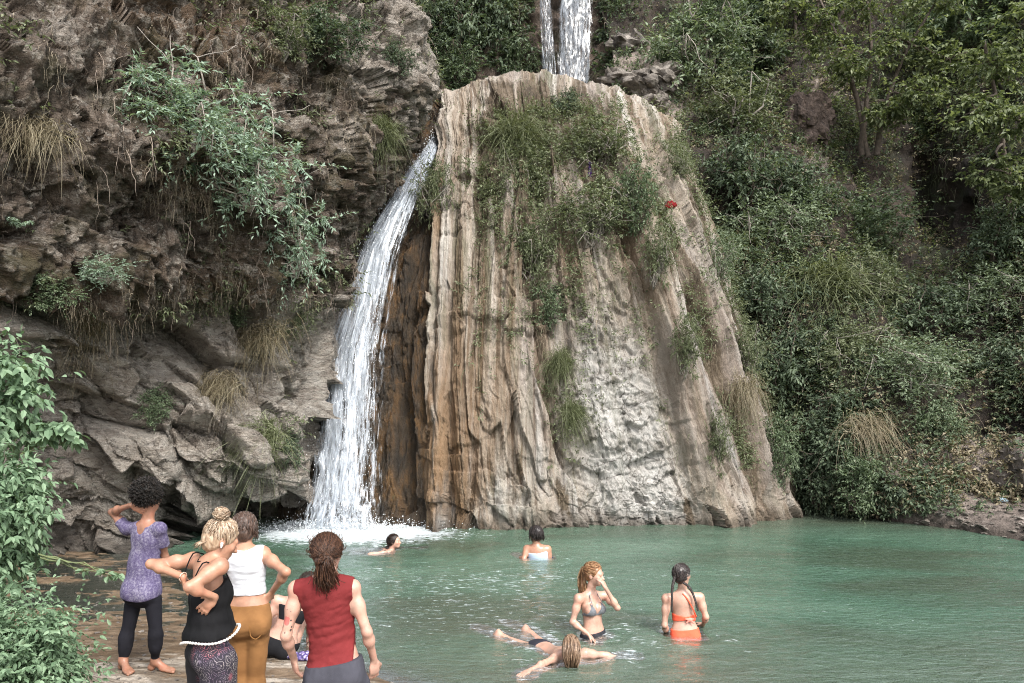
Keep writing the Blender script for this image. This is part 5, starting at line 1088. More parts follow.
# ---- woman in the white crop top and ochre trousers
def white_top_woman():
    Y = 5.55; J = lambda x, y, d=0: P(x, y, Y+d); b = J(248, 690); p = Person(V3(b[0], Y, gz(b)), "person in white crop top and ochre trousers with one hand on the hip", SK_TAN, gBank); S = p.S
    hc = J(243, 531, .05); hf, hu = V3(-.35, .8, -.45), V3(0, .45, .9); head(S, hc, hf, hu)
    nk = J(245, 549); pel = J(249, 620); la = unit(V3(1, .2, 0)); lb = unit(V3(1, .12, .06)); torso(S, pel, nk, la, lb, 1, .94, -.01)
    S.cap(nk+V3(0, 0, -.04), hc+V3(.005, -.01, -.05), .053, .05, .04, 'neck')
    sa, ea, wa = J(226, 556, -.02), J(207, 583, -.12), J(229, 597, .0); sb, eb, wb = J(263, 554, .04), J(286, 572, -.10), J(272, 592, .03)
    arm(S, sa, ea, wa, .9, neck=nk); arm(S, sb, eb, wb, .9, neck=nk)
    hand(S, wa, V3(.5, .4, -.5), V3(0, 1, 0), V3(0, 0, 1), .5, .9); hand(S, wb, V3(-.55, .1, -.75), V3(-.7, .6, .3), V3(0, .6, 1), .95, .95)
    ha, hb = J(240, 630), J(258, 630); aa, ab = grounded(J(241, 735), .08), grounded(J(254, 735), .08); ka, kb = J(240, 683, .02), J(255, 683, .02)
    leg(S, ha, ka, aa, .96); leg(S, hb, kb, ab, .96); foot(S, aa, grounded(aa+V3(-.03, .2, 0), 0)); foot(S, ab, grounded(ab+V3(.05, .2, 0), 0))
    o = p.body(.0058); p.eyes(hc, hf, hu)
    n = NT("ochre corduroy"); c = n.co(); a = n.noise(c, 9, 4); wv = n.n("TexWave", {'Vector': n.map(c, (1, 1, .05)), 'Scale': 90.}).outputs[1]
    och = n.done(n.pbr(n.ramp(a, [(.3, (.18, .08, .022)), (.7, (.27, .128, .042))]), .9, n.bump(n.math('ADD', n.math('MULTIPLY', wv, .3), a), .4, .006)))
    tr = blob('trousers', S, {'torso', 'thigh', 'calf'}, .0065, och, o, p.base, {'torso': .006, 'thigh': .010, 'calf': .016}, clip=lambda q: np.maximum(q[:, 2]-(pel[2]+.115), p.base[2]+.1-q[:, 2]), fold=lambda q: .006*fbm(q*V3(9, 9, 16), 3, s=22, ridged=True)*np.exp(-((q[:, 2]-pel[2]+.12)/.16)**2)+.003*fbm(q*7, 3, s=23))
    st = simple("ochre seam", (.24, .11, .028), .9, .2, 40)
    pk = np.array([pel+V3(.045, -.125, -.005), pel+V3(.052, -.128, -.075), pel+V3(.085, -.118, -.10), pel+V3(.118, -.10, -.07), pel+V3(.12, -.095, .0)])
    V_, F_ = tubes([catmull(pk, 16)], [.004], 4); mobj('pocket', V_-p.base, F_, st, tr)
    wh = cloth("white rib knit", (.56, .575, .61), .06, 8); S2 = Sdf(); S2.pr = [q for q in S.pr if q[6] in ('torso', 'shoulder')]
    hem = nk[2]+(594-549)/F*-Y
    def clip(q):
        t = (q-nk)@lb; arms = np.maximum(.055-np.linalg.norm(q-(sa+V3(-.035, 0, 0)), axis=1), .055-np.linalg.norm(q-(sb+V3(.035, 0, 0)), axis=1))
        return np.maximum.reduce((hem-q[:, 2]+.0*t, arms, np.abs(t)-.148+.02*(q[:, 2]>nk[2]-.12), .075-np.linalg.norm((q-(nk+V3(0, .01, .045)))/V3(1, 1.2, 1), axis=1)))
    blob('top', S2, {'torso', 'shoulder'}, .0062, wh, o, p.base, {'torso': .007, 'shoulder': .006}, clip=clip, fold=lambda q: .007*(fbm(q*V3(6, 6, 21), 3, s=24, ridged=True)-.4))
    hm = hair_mat("brown hair", [(.1, (.022, .013, .009)), (.5, (.07, .042, .03)), (.9, (.16, .10, .075))]); r = np.random.default_rng(14)
    cp = cap_hair('hair', hc, hf, hu, hm, o, p.base, 1.02, .016, .05, -.06, seed=25)
    stt, nn = scalp(r, 420, hc, hf, hu, 1.0, .018); lines = [np.array([q, q+n_*.004+V3(0, -.01, -.02), q+n_*.004+V3(0, -.015, -.045)+r.normal(0, .006, 3)]) for q, n_ in zip(stt, nn)]
    strand_obj('hair_strands', lines, [.0026]*len(lines), hm, cp, p.base, 15)["kind"] = 'stuff'
white_top_woman()

# ---- woman in the red sleeveless shirt
def red_shirt_woman():
    Y = 4.6; J = lambda x, y, d=0: P(x, y, Y+d); b = J(333, 700); p = Person(V3(b[0], Y, gz(b)), "person with tied wavy brown hair in red sleeveless shirt, rose tattoo on left arm", SK_TAT, gBank); S = p.S
    hc = J(327, 553, .03); hf, hu = V3(.2, .95, -.2), V3(0, .2, 1); r_, f, u = head(S, hc, hf, hu, 1.0)
    nk = J(325, 578); pel = J(336, 672); la = unit(V3(1, -.05, .1)); lb = unit(V3(1, .05, 0)); torso(S, pel, nk, la, lb, 1, .98, 0, widths=[1, .97, .95, 1.02, 1.08, 1.07, 1.03, 1.03])
    S.cap(nk+V3(0, 0, -.04), hc+V3(0, -.01, -.05), .056, .053, .04, 'neck')
    sa, ea, wa = J(297, 590), J(286, 636, -.03), J(294, 659, .10); sb, eb, wb = J(352, 589), J(367, 632, -.02), J(374, 660, .10)
    arm(S, sa, ea, wa, .9, neck=nk); arm(S, sb, eb, wb, .88, neck=nk)
    hand(S, wa, V3(.06, .25, -.95), V3(.75, .6, .0), V3(.3, 1, 0), .75, .98); hand(S, wb, V3(.0, .2, -.95), V3(-.7, .65, 0), V3(-.3, 1, 0), .7, .98)
    ha, hb = J(322, 688), J(350, 686); aa, ab = grounded(J(322, 800), .08), grounded(J(352, 800), .08); ka, kb = (ha+aa)/2+V3(0, .03, .02), (hb+ab)/2+V3(0, .03, .02)
    leg(S, ha, ka, aa, 1.0); leg(S, hb, kb, ab, 1.0); foot(S, aa, grounded(aa+V3(-.05, .2, 0), 0)); foot(S, ab, grounded(ab+V3(.06, .2, 0), 0))
    tc = sa+(ea-sa)*.66+V3(-.01, -.045, 0)
    def tat(V_):
        d = np.linalg.norm((V_-tc)/V3(.05, .05, .075), axis=1); d2 = np.linalg.norm((V_-tc-V3(-.004, 0, .006))/V3(.024, .035, .027), axis=1); on_ = V_[:, 0] < sa[0]+.06
        return np.where(on_, np.clip(.5*ss(1.15, .7, d+.5*fbm(V_*30, 2, s=3)), 0, .5)+.5*ss(1.1, .8, d2+.5*fbm(V_*45, 2, s=5)), 0)
    o = p.body(.005, {'tat': tat}); p.eyes(hc, hf, hu)
    rd = cloth("brick red jersey", (.15, .021, .022), .15, 6); S2 = Sdf(); S2.pr = [q for q in S.pr if q[6] in ('torso', 'shoulder')]
    def clip(q):
        t = (q-nk)@lb; hem = (pel[2]+.055+.16*(q[:, 0]-pel[0]))-q[:, 2]
        arms = np.maximum(.052-np.linalg.norm((q-(sa+V3(-.05, 0, -.0)))/V3(1, 1.6, 1.7), axis=1), .052-np.linalg.norm((q-(sb+V3(.05, 0, -.0)))/V3(1, 1.6, 1.7), axis=1))
        return np.maximum.reduce((hem, arms, np.abs(t+.0)-.172, .082-np.linalg.norm((q-(nk+V3(0, .01, .05)))/V3(1, 1.2, 1), axis=1)))
    fd1 = lambda q: .009*(fbm(np.stack((q[:, 0]*5+q[:, 2]*5, q[:, 1]*4, q[:, 2]*15-q[:, 0]*8), -1), 3, s=32, ridged=True)-.3)+.005*fbm(q*14, 3, s=33)
    blob('shirt', S2, {'torso', 'shoulder'}, .0056, rd, o, p.base, {'torso': .014, 'shoulder': .009}, clip=clip, fold=fd1)
    gr = cloth("charcoal shorts", (.05, .05, .062), .2, 7); fw = V3(0, 1, 0)
    blob('shorts', S, {'torso', 'thigh'}, .0065, gr, o, p.base, {'torso': .022, 'thigh': .04}, clip=lambda q: np.maximum(q[:, 2]-(pel[2]+.075+.16*(q[:, 0]-pel[0])), (ka[2]-.02)-q[:, 2]), fold=fold(9, .007, 35, (1.6, 1.2, .4)))
    hm = hair_mat("wavy auburn hair", [(.1, (.018, .009, .006)), (.5, (.062, .029, .017)), (.9, (.17, .085, .05))]); r = np.random.default_rng(18)
    cp = cap_hair('hair', hc, hf, hu, hm, o, p.base, 0.95, .010, .05, -.06, seed=35, amp=.009, h=.005)
    tie = J(326, 556, -.125); tail = [J(325, 560, -.14), J(324, 566, -.13), J(325, 572, -.115), J(326, 578, -.10), J(327, 583, -.095)]
    stt, nn = scalp(r, 1000, hc, hf, hu, .95, .010); lines = flow(r, stt, nn, tie, 9, .007, tail=None)
    lines += flow(r, stt[::2], nn[::2], tie, 9, .008, tail=tail)
    lines += [l+r.normal(0, .012, 3)*V3(1, .3, .6) for l in flow(r, stt[::4], nn[::4], tie, 9, .009, tail=tail)]
    strand_obj('hair_strands', lines, [.0018]*len(lines), hm, cp, p.base, 19)["kind"] = 'stuff'
    S3 = Sdf(); S3.ell(J(325, 562, -.10), (.062, .045, .075), None, .03, 'h'); S3.ell(J(326, 573, -.08), (.048, .033, .05), None, .03, 'h')
    blob('ponytail', S3, {'h'}, .005, hm, cp, p.base, fold=lambda q: .02*fbm(q*V3(26, 26, 13), 4, s=37, ridged=True), name_attr={'lv': lambda V_: np.clip(.42+.7*fbm(V_*V3(70, 70, 30), 3, s=38), 0, 1)})
red_shirt_woman()

# ---- bather sitting at the edge
def sitting_bather():
    Y = 7.45; J = lambda x, y, d=0: P(x, y, Y+d); b = J(282, 652); p = Person(V3(b[0], Y, gz(b)), "person sitting at the water's edge in a black swimsuit, partly behind the red shirt", SK_FAIR, gBank); S = p.S
    g0 = gz(b); hc = J(309, 586, .2); hf, hu = V3(.1, .9, -.4), V3(.1, .5, .85); head(S, hc, hf, hu)
    nk = J(297, 600, .08); pel = V3(J(280, 640)[0], Y+.02, g0+.12); la = unit(V3(1, 0, 0)); torso(S, pel, nk, la, unit(V3(1, 0, -.05)), 1, .94, .02)
    S.cap(nk+V3(0, 0, -.04), hc+V3(0, -.02, -.05), .05, .05, .04, 'neck')
    sa, ea, wa = J(277, 601, .05), J(266, 624, .02), V3(J(262, 644)[0], Y+.08, g0+.05); sb, eb, wb = J(312, 601, .05), J(317, 626, .15), J(313, 640, .35)
    arm(S, sa, ea, wa, .92, neck=nk); arm(S, sb, eb, wb, .92, neck=nk); hand(S, wa, V3(-.3, .7, -.2), V3(0, 0, -1), V3(1, 0, 0), .15, .9); hand(S, wb, V3(-.2, .7, -.3), V3(0, 0, -1), V3(-1, 0, 0), .3, .9)
    for hx, kx in ((-.09, -.12), (.09, .14)):
        hip = pel+V3(hx, .04, -.02); kn = V3(pel[0]+kx, Y+.42, g0+.36); an = V3(pel[0]+kx*.9, Y+.62, g0+.0); leg(S, hip, kn, an, .9); foot(S, an, an+V3(0, .2, -.07))
    o = p.body(.007)
    bk = cloth("black swimsuit", (.012, .012, .014), .2, 6); S2 = Sdf(); S2.pr = [q for q in S.pr if q[6] in ('torso', 'thigh')]
    up = unit(nk-pel); L = np.linalg.norm(nk-pel)
    def clip(q): s_ = (q-pel)@up/L; t = (q-pel)@la; return np.maximum(s_-.14, -s_-.3)*.3
    blob('swim_bottoms', S2, {'torso', 'thigh'}, .008, bk, o, p.base, {'torso': .006, 'thigh': .004}, clip=lambda q: np.maximum(clip(q), (q[:, 1]-(Y+.12))))
    S3 = Sdf(); S3.pr = [q for q in S.pr if q[6] in ('torso', 'shoulder')]
    blob('swim_top', S3, {'torso', 'shoulder'}, .007, bk, o, p.base, {'torso': .007, 'shoulder': .004}, clip=lambda q: np.maximum(np.abs((q-pel)@up/L-.73+np.abs((q-nk)@la+.02)*.35)-.15, np.abs((q-nk)@la)-.15)*.4)
    hm = hair_mat("dark hair", [(.1, (.008, .006, .005)), (.9, (.045, .03, .022))]); r = np.random.default_rng(22)
    cp = cap_hair('hair', hc, hf, hu, hm, o, p.base, 1.03, .018, .05, -.07, seed=45)
    stt, nn = scalp(r, 260, hc, hf, hu, 1.03, .018); lines = flow(r, stt, nn, hc+V3(0, -.1, -.04), 8, .006); strand_obj('hair_strands', lines, [.003]*len(lines), hm, cp, p.base, 23)["kind"] = 'stuff'
    # folded cloth beside
    c = V3(J(303, 650)[0], Y-.05, 0); c[2] = gz(c)+.03; S4 = Sdf()
    for k in range(7): S4.ell(c+V3(-.10+.035*k, .02*math.sin(k*2), .012*math.cos(k*1.7)), (.06, .07, .032), None, .03, 'c')
    n = NT("purple patterned cloth"); cc = n.co(); v = n.n("TexVoronoi", {'Vector': cc, 'Scale': 38.}).outputs[0]
    m = n.done(n.pbr(n.ramp(v, [(.2, (.5, .46, .55)), (.4, (.16, .11, .3)), (.6, (.05, .04, .12))]), .9))
    t = blob('cloth_bundle', S4, {'c'}, .006, m, None, c, fold=fold(22, .014, 6)); t.location = tuple(c); tag(t, "crumpled purple and white patterned cloth on the bank beside the sitting bather", 'cloth')
sitting_bather()

# ---- bathers in the pool
def grey_bikini_woman():
    Y = 8.35; J = lambda x, y, d=0: P(x, y, Y+d); b = V3(J(594, 640)[0], Y, -1.0); p = Person(b, "person in a grey triangle bikini standing waist-deep, one hand raised to the nose", SK_WET, gPool); S = p.S
    hc = J(594.5, 575); hf, hu = V3(.86, -.5, -.08), V3(.05, 0, 1); r_, f, u = head(S, hc, hf, hu, .98)
    nk = J(590, 592, .02); pel = J(594, 639); la = unit(V3(.85, .5, 0)); lb = unit(V3(.86, .5, .08)); fr = torso(S, pel, nk, la, lb, -1, .88, -.0, bust=1.0)
    S.cap(nk+V3(0, 0, -.03), hc+V3(-.02, .01, -.06), .048, .046, .03, 'neck')
    sa, ea, wa = J(578.5, 599, -.08), J(572.5, 622, -.10), J(588, 634, -.19); sb, eb, wb = J(606, 596, .08), J(617.5, 608, -.14), J(605.5, 588, -.16)
    arm(S, sa, ea, wa, .88, neck=nk); arm(S, sb, eb, wb, .86, neck=nk)
    hand(S, wa, V3(.6, -.1, -.6), V3(0, 0, -1), V3(0, -1, 0), .2, .9); hand(S, wb, V3(-.45, .1, .9), V3(-.8, .5, 0), V3(-.2, 1, .3), .8, .85)
    for hx in (-1, 1):
        hip = pel+la*.085*hx+V3(0, 0, -.03); leg(S, hip, hip+V3(0, -.03, -.42), hip+V3(0, .0, -.84), .88)
    o = p.body(.0062); p.eyes(hc, hf, hu)
    gm = cloth("grey bikini fabric", (.16, .17, .185), .25, 60); fw = fr[5][2]; c5, up5 = fr[5][0], fr[5][3]
    S2 = Sdf(); S2.pr = [q for q in S.pr if q[6] == 'torso']
    def clip(q):
        l = (q-c5)@lb; w_ = (q-c5)@up5; ff = (q-c5)@fw; out = 9
        cup = np.minimum.reduce([np.maximum.reduce((np.abs(l-s_*.066)-(.062-(w_+.055)*.52), -.06-w_, -ff)) for s_ in (-1, 1)])
        band = np.abs(w_+.055)-.007
        return np.minimum(cup, band)
    bt = blob('bikini_top', S2, {'torso'}, .0052, gm, o, p.base, {'torso': .006}, clip=clip)
    for s_ in (-1, 1):
        a0 = c5+lb*s_*.066+fw*.115+up5*.05; V_, F_ = tubes([catmull(np.array([a0, nk+lb*s_*.052+fw*.075+V3(0, 0, -.04), nk+lb*s_*.045+fw*.02+V3(0, 0, .025), nk-fw*.05+V3(0, 0, .02)]), 10)], [.004], 5); mobj('strap', V_-p.base, F_, gm, bt)
    db = cloth("dark bikini fabric", (.03, .03, .035), .3, 40)
    blob('bikini_bottoms', S2, {'torso'}, .0065, db, o, p.base, {'torso': .007}, clip=lambda q: np.maximum(q[:, 2]-(pel[2]+.085+.12*((q-pel)@la)), pel[2]-.1-q[:, 2]))
    hm = hair_mat("strawberry blond wet hair", [(.1, (.09, .04, .018)), (.5, (.26, .13, .06)), (.9, (.50, .32, .18))], .35); r = np.random.default_rng(31)
    cp = cap_hair('hair', hc, hf, hu, hm, o, p.base, .98, .010, .035, -.03, seed=55)
    tie = J(584, 568, .05); tail = [J(582.5, 572, .06), J(582, 579, .06), J(583, 586, .05), J(584, 592, .03)]
    stt, nn = scalp(r, 520, hc, hf, hu, .98, .010); lines = flow(r, stt, nn, tie, 8, .004); lines += [l+r.normal(0, .008, 3) for l in flow(r, stt[::2], nn[::2], tie, 8, .004, tail=tail)]
    strand_obj('hair_strands', lines, [.0026]*len(lines), hm, cp, p.base, 33)["kind"] = 'stuff'
grey_bikini_woman()
def orange_bikini_woman():
    Y = 8.4; J = lambda x, y, d=0: P(x, y, Y+d); b = V3(J(684, 640)[0], Y, -1.0); p = Person(b, "person in an orange bikini with two dark braids, seen from behind standing waist-deep", SK_WET, gPool); S = p.S
    hc = J(682, 575); hf, hu = V3(.72, .66, -.05), V3(0, .05, 1); r_, f, u = head(S, hc, hf, hu, .98)
    nk = J(682.5, 592); pel = J(685, 636); la = unit(V3(1, .0, 0)); torso(S, pel, nk, la, unit(V3(1, 0, 0)), 1, .92, -.005)
    S.cap(nk+V3(0, 0, -.03), hc+V3(0, -.01, -.05), .05, .046, .03, 'neck')
    sa, ea, wa = J(666.5, 599, .0), J(664.5, 625, -.02), J(668, 638, .18); sb, eb, wb = J(699.5, 598, .0), J(706, 617, -.02), J(703, 625, .2)
    arm(S, sa, ea, wa, .92, neck=nk); arm(S, sb, eb, wb, .92, neck=nk); hand(S, wa, V3(.2, 1, 0), V3(0, 0, -1), V3(1, 0, 0), .2, .9); hand(S, wb, V3(-.2, 1, 0), V3(0, 0, -1), V3(-1, 0, 0), .2, .9)
    for hx in (-1, 1):
        hip = pel+la*.085*hx+V3(0, 0, -.03); leg(S, hip, hip+V3(0, .03, -.42), hip+V3(0, .0, -.84), .9)
    o = p.body(.0062)
    om = cloth("orange bikini fabric", (.78, .115, .06), .1, 8); S2 = Sdf(); S2.pr = [q for q in S.pr if q[6] == 'torso']; zb = J(0, 617)[2]
    bt = blob('bikini_top', S2, {'torso'}, .0058, om, o, p.base, {'torso': .009}, clip=lambda q: np.abs(q[:, 2]-zb)-(.021+.16*np.abs(q[:, 0]-pel[0])-.004))
    S3 = Sdf(); kc = V3(J(688, 617)[0], Y-.088, zb-.005); S3.ell(kc, (.022, .016, .02), None, .01, 'k')
    for dx, dz in ((-.035, -.03), (.04, -.035), (-.045, .008), (.04, .01)): S3.cap(kc, kc+V3(dx, -.008, dz), .012, .008, .012, 'k')
    blob('knot', S3, {'k'}, .0045, cloth("pale orange tie", (.8, .28, .22), .1, 8), bt, p.base, pad=.015)
    V_, F_ = tubes([catmull(np.array([nk+V3(-.015, -.065, .0), nk+V3(.03, -.085, -.05), nk+V3(.07, -.09, -.12), nk+V3(.11, -.088, -.2), nk+V3(.135, -.05, -.25)]), 12)], [.008], 5); mobj('strap', V_-p.base, F_, om, bt)
    blob('bikini_bottoms', S2, {'torso'}, .0062, om, o, p.base, {'torso': .010}, clip=lambda q: np.maximum(q[:, 2]-(pel[2]+.085+.06*(q[:, 0]-pel[0])-.12*(q[:, 0]-pel[0])**2*0), pel[2]-.0-q[:, 2]), fold=fold(18, .003, 6))
    hm = hair_mat("wet black hair", [(.1, (.008, .006, .006)), (.9, (.05, .036, .032))], .25); r = np.random.default_rng(41)
    cp = cap_hair('hair', hc, hf, hu, hm, o, p.base, .99, .012, .045, -.06, seed=65, amp=.005)
    stt, nn = scalp(r, 280, hc, hf, hu, .99, .012); lines = flow(r, stt, nn, hc-f*.085-u*.05, 8, .003); strand_obj('hair_strands', lines, [.0035]*len(lines), hm, cp, p.base, 42)["kind"] = 'stuff'
    for pts in ([J(675, 576, -.07), J(673, 584, -.09), J(672, 592, -.10), J(672, 602, -.11), J(672, 612, -.11)], [J(684, 583, -.10), J(689, 587, -.10), J(693, 594, -.10), J(696, 603, -.115), J(698, 611, -.11)]):
        q = catmull(np.array(pts), 40); t = np.linspace(0, 1, 40); ln = []
        for k in range(3): ph = k*2.09; ln.append(q+np.stack((np.sin(t*44+ph)*.008, np.sin(t*88+ph*2)*.004, np.zeros(40)), -1)*(1.1-.5*t)[:, None])
        strand_obj('braid', ln, [np.linspace(.011, .006, 40)]*3, hm, cp, p.base, 43, 6)
orange_bikini_woman()
def prone_swimmer():
    hc = PZ(571, 646, .11); Y = hc[1]; b = V3(hc[0], Y, WZ-.3); p = Person(b, "person with wet streaky hair swimming away with both arms spread wide", SK_WET, gPool); S = p.S
    hf, hu = V3(.15, .9, .1), V3(0, -.1, 1); hf = V3(.1, .95, .0); head(S, hc, hf, hu, .9)
    nk = PZ(571, 656, -.035)+V3(0, -.02, 0); pel = V3(nk[0]-.30, nk[1]+.50, WZ-.070); sp = unit(pel-nk); la = unit(np.cross(sp, (0, 0, 1))); la = la*np.sign(la[0])
    torso(S, pel, nk, la, la, 1 if np.cross(unit(nk-pel), la)[2] < 0 else -1, .88, 0, seat=False)
    S.cap(nk, hc+V3(0, .0, -.05), .05, .048, .04, 'neck')
    sa, ea, wa = PZ(560, 656, -.02), PZ(545, 663, -.035), PZ(529, 671, -.045); sb, eb, wb = PZ(585, 654, -.015), PZ(602, 655, -.045), PZ(621, 659, -.085)
    arm(S, sa, ea, wa, .92, neck=nk); arm(S, sb, eb, wb, .92, neck=nk); hand(S, wa, wa-ea, V3(0, 0, -1), V3(0, 1, 0), .1, .92); hand(S, wb, wb-eb, V3(0, 0, -1), V3(0, 1, 0), .1, .92)
    for sx in (-1, 1):
        hip = pel+la*sx*.08; kn = hip+V3(-.2, .32, .03)+la*sx*.08; an = kn+V3(-.22, .27, -.005)+la*sx*.03; leg(S, hip, kn, an, .88); S.cap(an, an+V3(-.11, .12, -.012), .032, .022, .03, 'calf')
    o = p.body(.0062)
    blob('bikini_bottoms', S, {'torso'}, .007, cloth("dark swimsuit", (.03, .03, .04), .2, 8), o, p.base, {'torso': .006}, clip=lambda q: np.abs((q-pel)@unit(nk-pel)-.02)-.09)
    hm = hair_mat("wet streaked blond hair", [(.1, (.05, .028, .016)), (.5, (.19, .115, .07)), (.9, (.45, .32, .22))], .3); r = np.random.default_rng(51)
    cp = cap_hair('hair', hc, hf, hu, hm, o, p.base, .9, .008, .045, -.07, seed=75)
    stt, nn = scalp(r, 750, hc, hf, hu, .9, .008); lines = []
    for q, n_ in zip(stt, nn):
        e = hc+V3((q[0]-hc[0])*.6, -.10+r.normal(0, .008), -.15+r.normal(0, .02)); t = np.linspace(0, 1, 8)[:, None]; lines.append(q*(1-t)+e*t+(n_*.5+V3(0, -.5, .3))*np.sin(t*math.pi)*.05)
    strand_obj('hair_strands', lines, [np.linspace(.003, .0022, 8)]*len(lines), hm, cp, p.base, 52)["kind"] = 'stuff'
prone_swimmer()
def far_swimmer():
    hc = PZ(394.5, 541.5, .10); Y = hc[1]; p = Person(V3(hc[0], Y, WZ-.5), "person swimming near the foot of the tall waterfall, dark wet hair, face turned right", SK_WET, gPool); S = p.S
    hf, hu = V3(.92, -.2, .05), V3(-.1, 0, 1); r_, f, u = head(S, hc, hf, hu); nk = hc+V3(-.06, .02, -.17); pel = nk+V3(-.5, .12, -.16); la = V3(.2, 1, 0)
    torso(S, pel, nk, unit(la), unit(la), 1, .92); S.cap(nk, hc+V3(-.02, 0, -.05), .052, .05, .03, 'neck')
    sa, sb = nk+V3(-.02, .17, .0), nk+V3(-.02, -.17, -.0); arm(S, sa, sa+V3(.2, .15, -.08), sa+V3(.4, .1, -.07), .95, neck=nk); arm(S, sb, sb+V3(-.22, -.1, .01), sb+V3(-.42, -.12, -.04), .95, neck=nk)
    hand(S, sa+V3(.4, .1, -.07), V3(1, 0, 0), V3(0, 0, -1), V3(0, -1, 0), .1); hand(S, sb+V3(-.42, -.12, -.04), V3(-1, 0, 0), V3(0, 0, -1), V3(0, 1, 0), .1)
    for sy in (-1, 1): hip = pel+V3(0, sy*.09, -.02); leg(S, hip, hip+V3(-.36, sy*.08, -.1), hip+V3(-.7, sy*.1, -.12), .9)
    o = p.body(.008); p.eyes(hc, hf, hu)
    blob('swim_top', S, {'torso'}, .009, cloth("dark suit", (.02, .02, .025), .2, 8), o, p.base, {'torso': .007}, clip=lambda q: np.abs((q-pel)@unit(nk-pel)-.3)-.07)
    hm = hair_mat("wet dark brown hair", [(.1, (.008, .006, .005)), (.9, (.05, .032, .026))], .3); r = np.random.default_rng(61)
    cp = cap_hair('hair', hc, hf, hu, hm, o, p.base, 1.0, .014, .03, -.06, seed=85); stt, nn = scalp(r, 220, hc, hf, hu, 1.0, .014); lines = flow(r, stt, nn, hc-f*.1-u*.06, 8, .005, tail=[hc-f*.11-u*.09, hc-f*.12-u*.13])
    strand_obj('hair_strands', lines, [.005]*len(lines), hm, cp, p.base, 62)["kind"] = 'stuff'
far_swimmer()
def bob_bather():
    Y = 12.6; J = lambda x, y, d=0: P(x, y, Y+d); p = Person(V3(J(537, 560)[0], Y, -1.0), "person with a dark bob chest-deep at the foot of the buttress, pale blue swimsuit back", SK_WETT, gPool); S = p.S
    hc = J(535.5, 534.5); hf, hu = V3(-.75, .6, -.05), V3(0, 0, 1); head(S, hc, hf, hu, 1.02); nk = J(537, 545.5); pel = J(540, 578); la = unit(V3(1, -.15, 0)); torso(S, pel, nk, la, la, 1, 1.12, widths=[1, 1.05, 1.1, 1.15, 1.15, 1.1, 1.05, 1.05])
    S.cap(nk+V3(0, 0, -.03), hc+V3(0, -.01, -.05), .058, .054, .03, 'neck'); sa, ea, wa = J(527, 549, .03), J(524, 559, -.06), J(519, 558, .2); sb, eb, wb = J(547.5, 549.5), J(550, 562), J(548, 568, .2)
    arm(S, sa, ea, wa, 1.15, neck=nk); arm(S, sb, eb, wb, 1.15, neck=nk); hand(S, wa, V3(-.5, .8, 0), V3(0, 0, -1), V3(1, 0, 0), .2); hand(S, wb, V3(0, 1, 0), V3(0, 0, -1), V3(-1, 0, 0), .2)
    for hx in (-1, 1): hip = pel+la*.1*hx; leg(S, hip, hip+V3(0, .2, -.38), hip+V3(0, .1, -.78), 1.1)
    o = p.body(.008); S2 = Sdf(); S2.pr = [q for q in S.pr if q[6] == 'torso']; up = unit(nk-pel)
    bl = cloth("pale blue swimsuit", (.5, .6, .74), .1, 10); zt = J(0, 552.5)[2]
    blob('swimsuit', S2, {'torso'}, .008, bl, o, p.base, {'torso': .010}, clip=lambda q: q[:, 2]-(zt+.1*(q[:, 0]-nk[0])+.3*np.abs(q[:, 0]-nk[0])*.5))
    sk = cloth("dark blue swim skirt", (.03, .035, .09), .2, 8); S3 = Sdf(); S3.ell(V3(pel[0]+.02, Y, -.075), (.30, .2, .035), None, .03, 's'); blob('swim_skirt', S3, {'s'}, .01, sk, o, p.base, fold=fold(9, .02, 3))
    hm = hair_mat("black bob hair", [(.1, (.008, .006, .006)), (.9, (.04, .03, .028))], .3); r = np.random.default_rng(71)
    cp = cap_hair('hair', hc, hf, hu, hm, o, p.base, 1.06, .024, .045, -.11, seed=95); stt, nn = scalp(r, 260, hc, hf, hu, 1.05, .024); lines = [np.array([q, q+n_*.01+V3(0, 0, -.04), q+n_*.004+V3(0, 0, -.09)+r.normal(0, .006, 3)]) for q, n_ in zip(stt, nn)]
    strand_obj('hair_strands', lines, [.005]*len(lines), hm, cp, p.base, 72)["kind"] = 'stuff'
bob_bather()
# ------------------------------------------------------------------ small things
def rag(name, label, s, px, py, R, mat, seed, n=7, flat=.35, hangz=0):
    pos, nr = on(s, px, py); r = np.random.default_rng(seed); S = Sdf(); c = pos+nr*.04
    for k in range(n): S.ell(c+np.clip(r.normal(0, .3, 3), -.5, .5)*R*V3(1, .3, 1), np.asarray(R)*r.uniform(.35, .6, 3)*V3(1, flat, 1), None, .04, 'c')
    o = blob(name, S, {'c'}, .012, mat, None, c, fold=fold(14, .02, seed)); o.location = tuple(c); tag(o, label, 'cloth'); return o
rag('red_cloth', "small bright red cloth caught on the pale rib of the buttress", buttress, 671, 206, V3(.17, .1, .11), cloth("red cloth", (.14, .008, .01), .2, 9), 3)
rag('hanging_cloth', "narrow dark purple cloth hanging among the shrubs on the buttress", buttress, 589, 170, V3(.05, .06, .26), cloth("purple cloth", (.03, .012, .06), .3, 9), 5, 6)
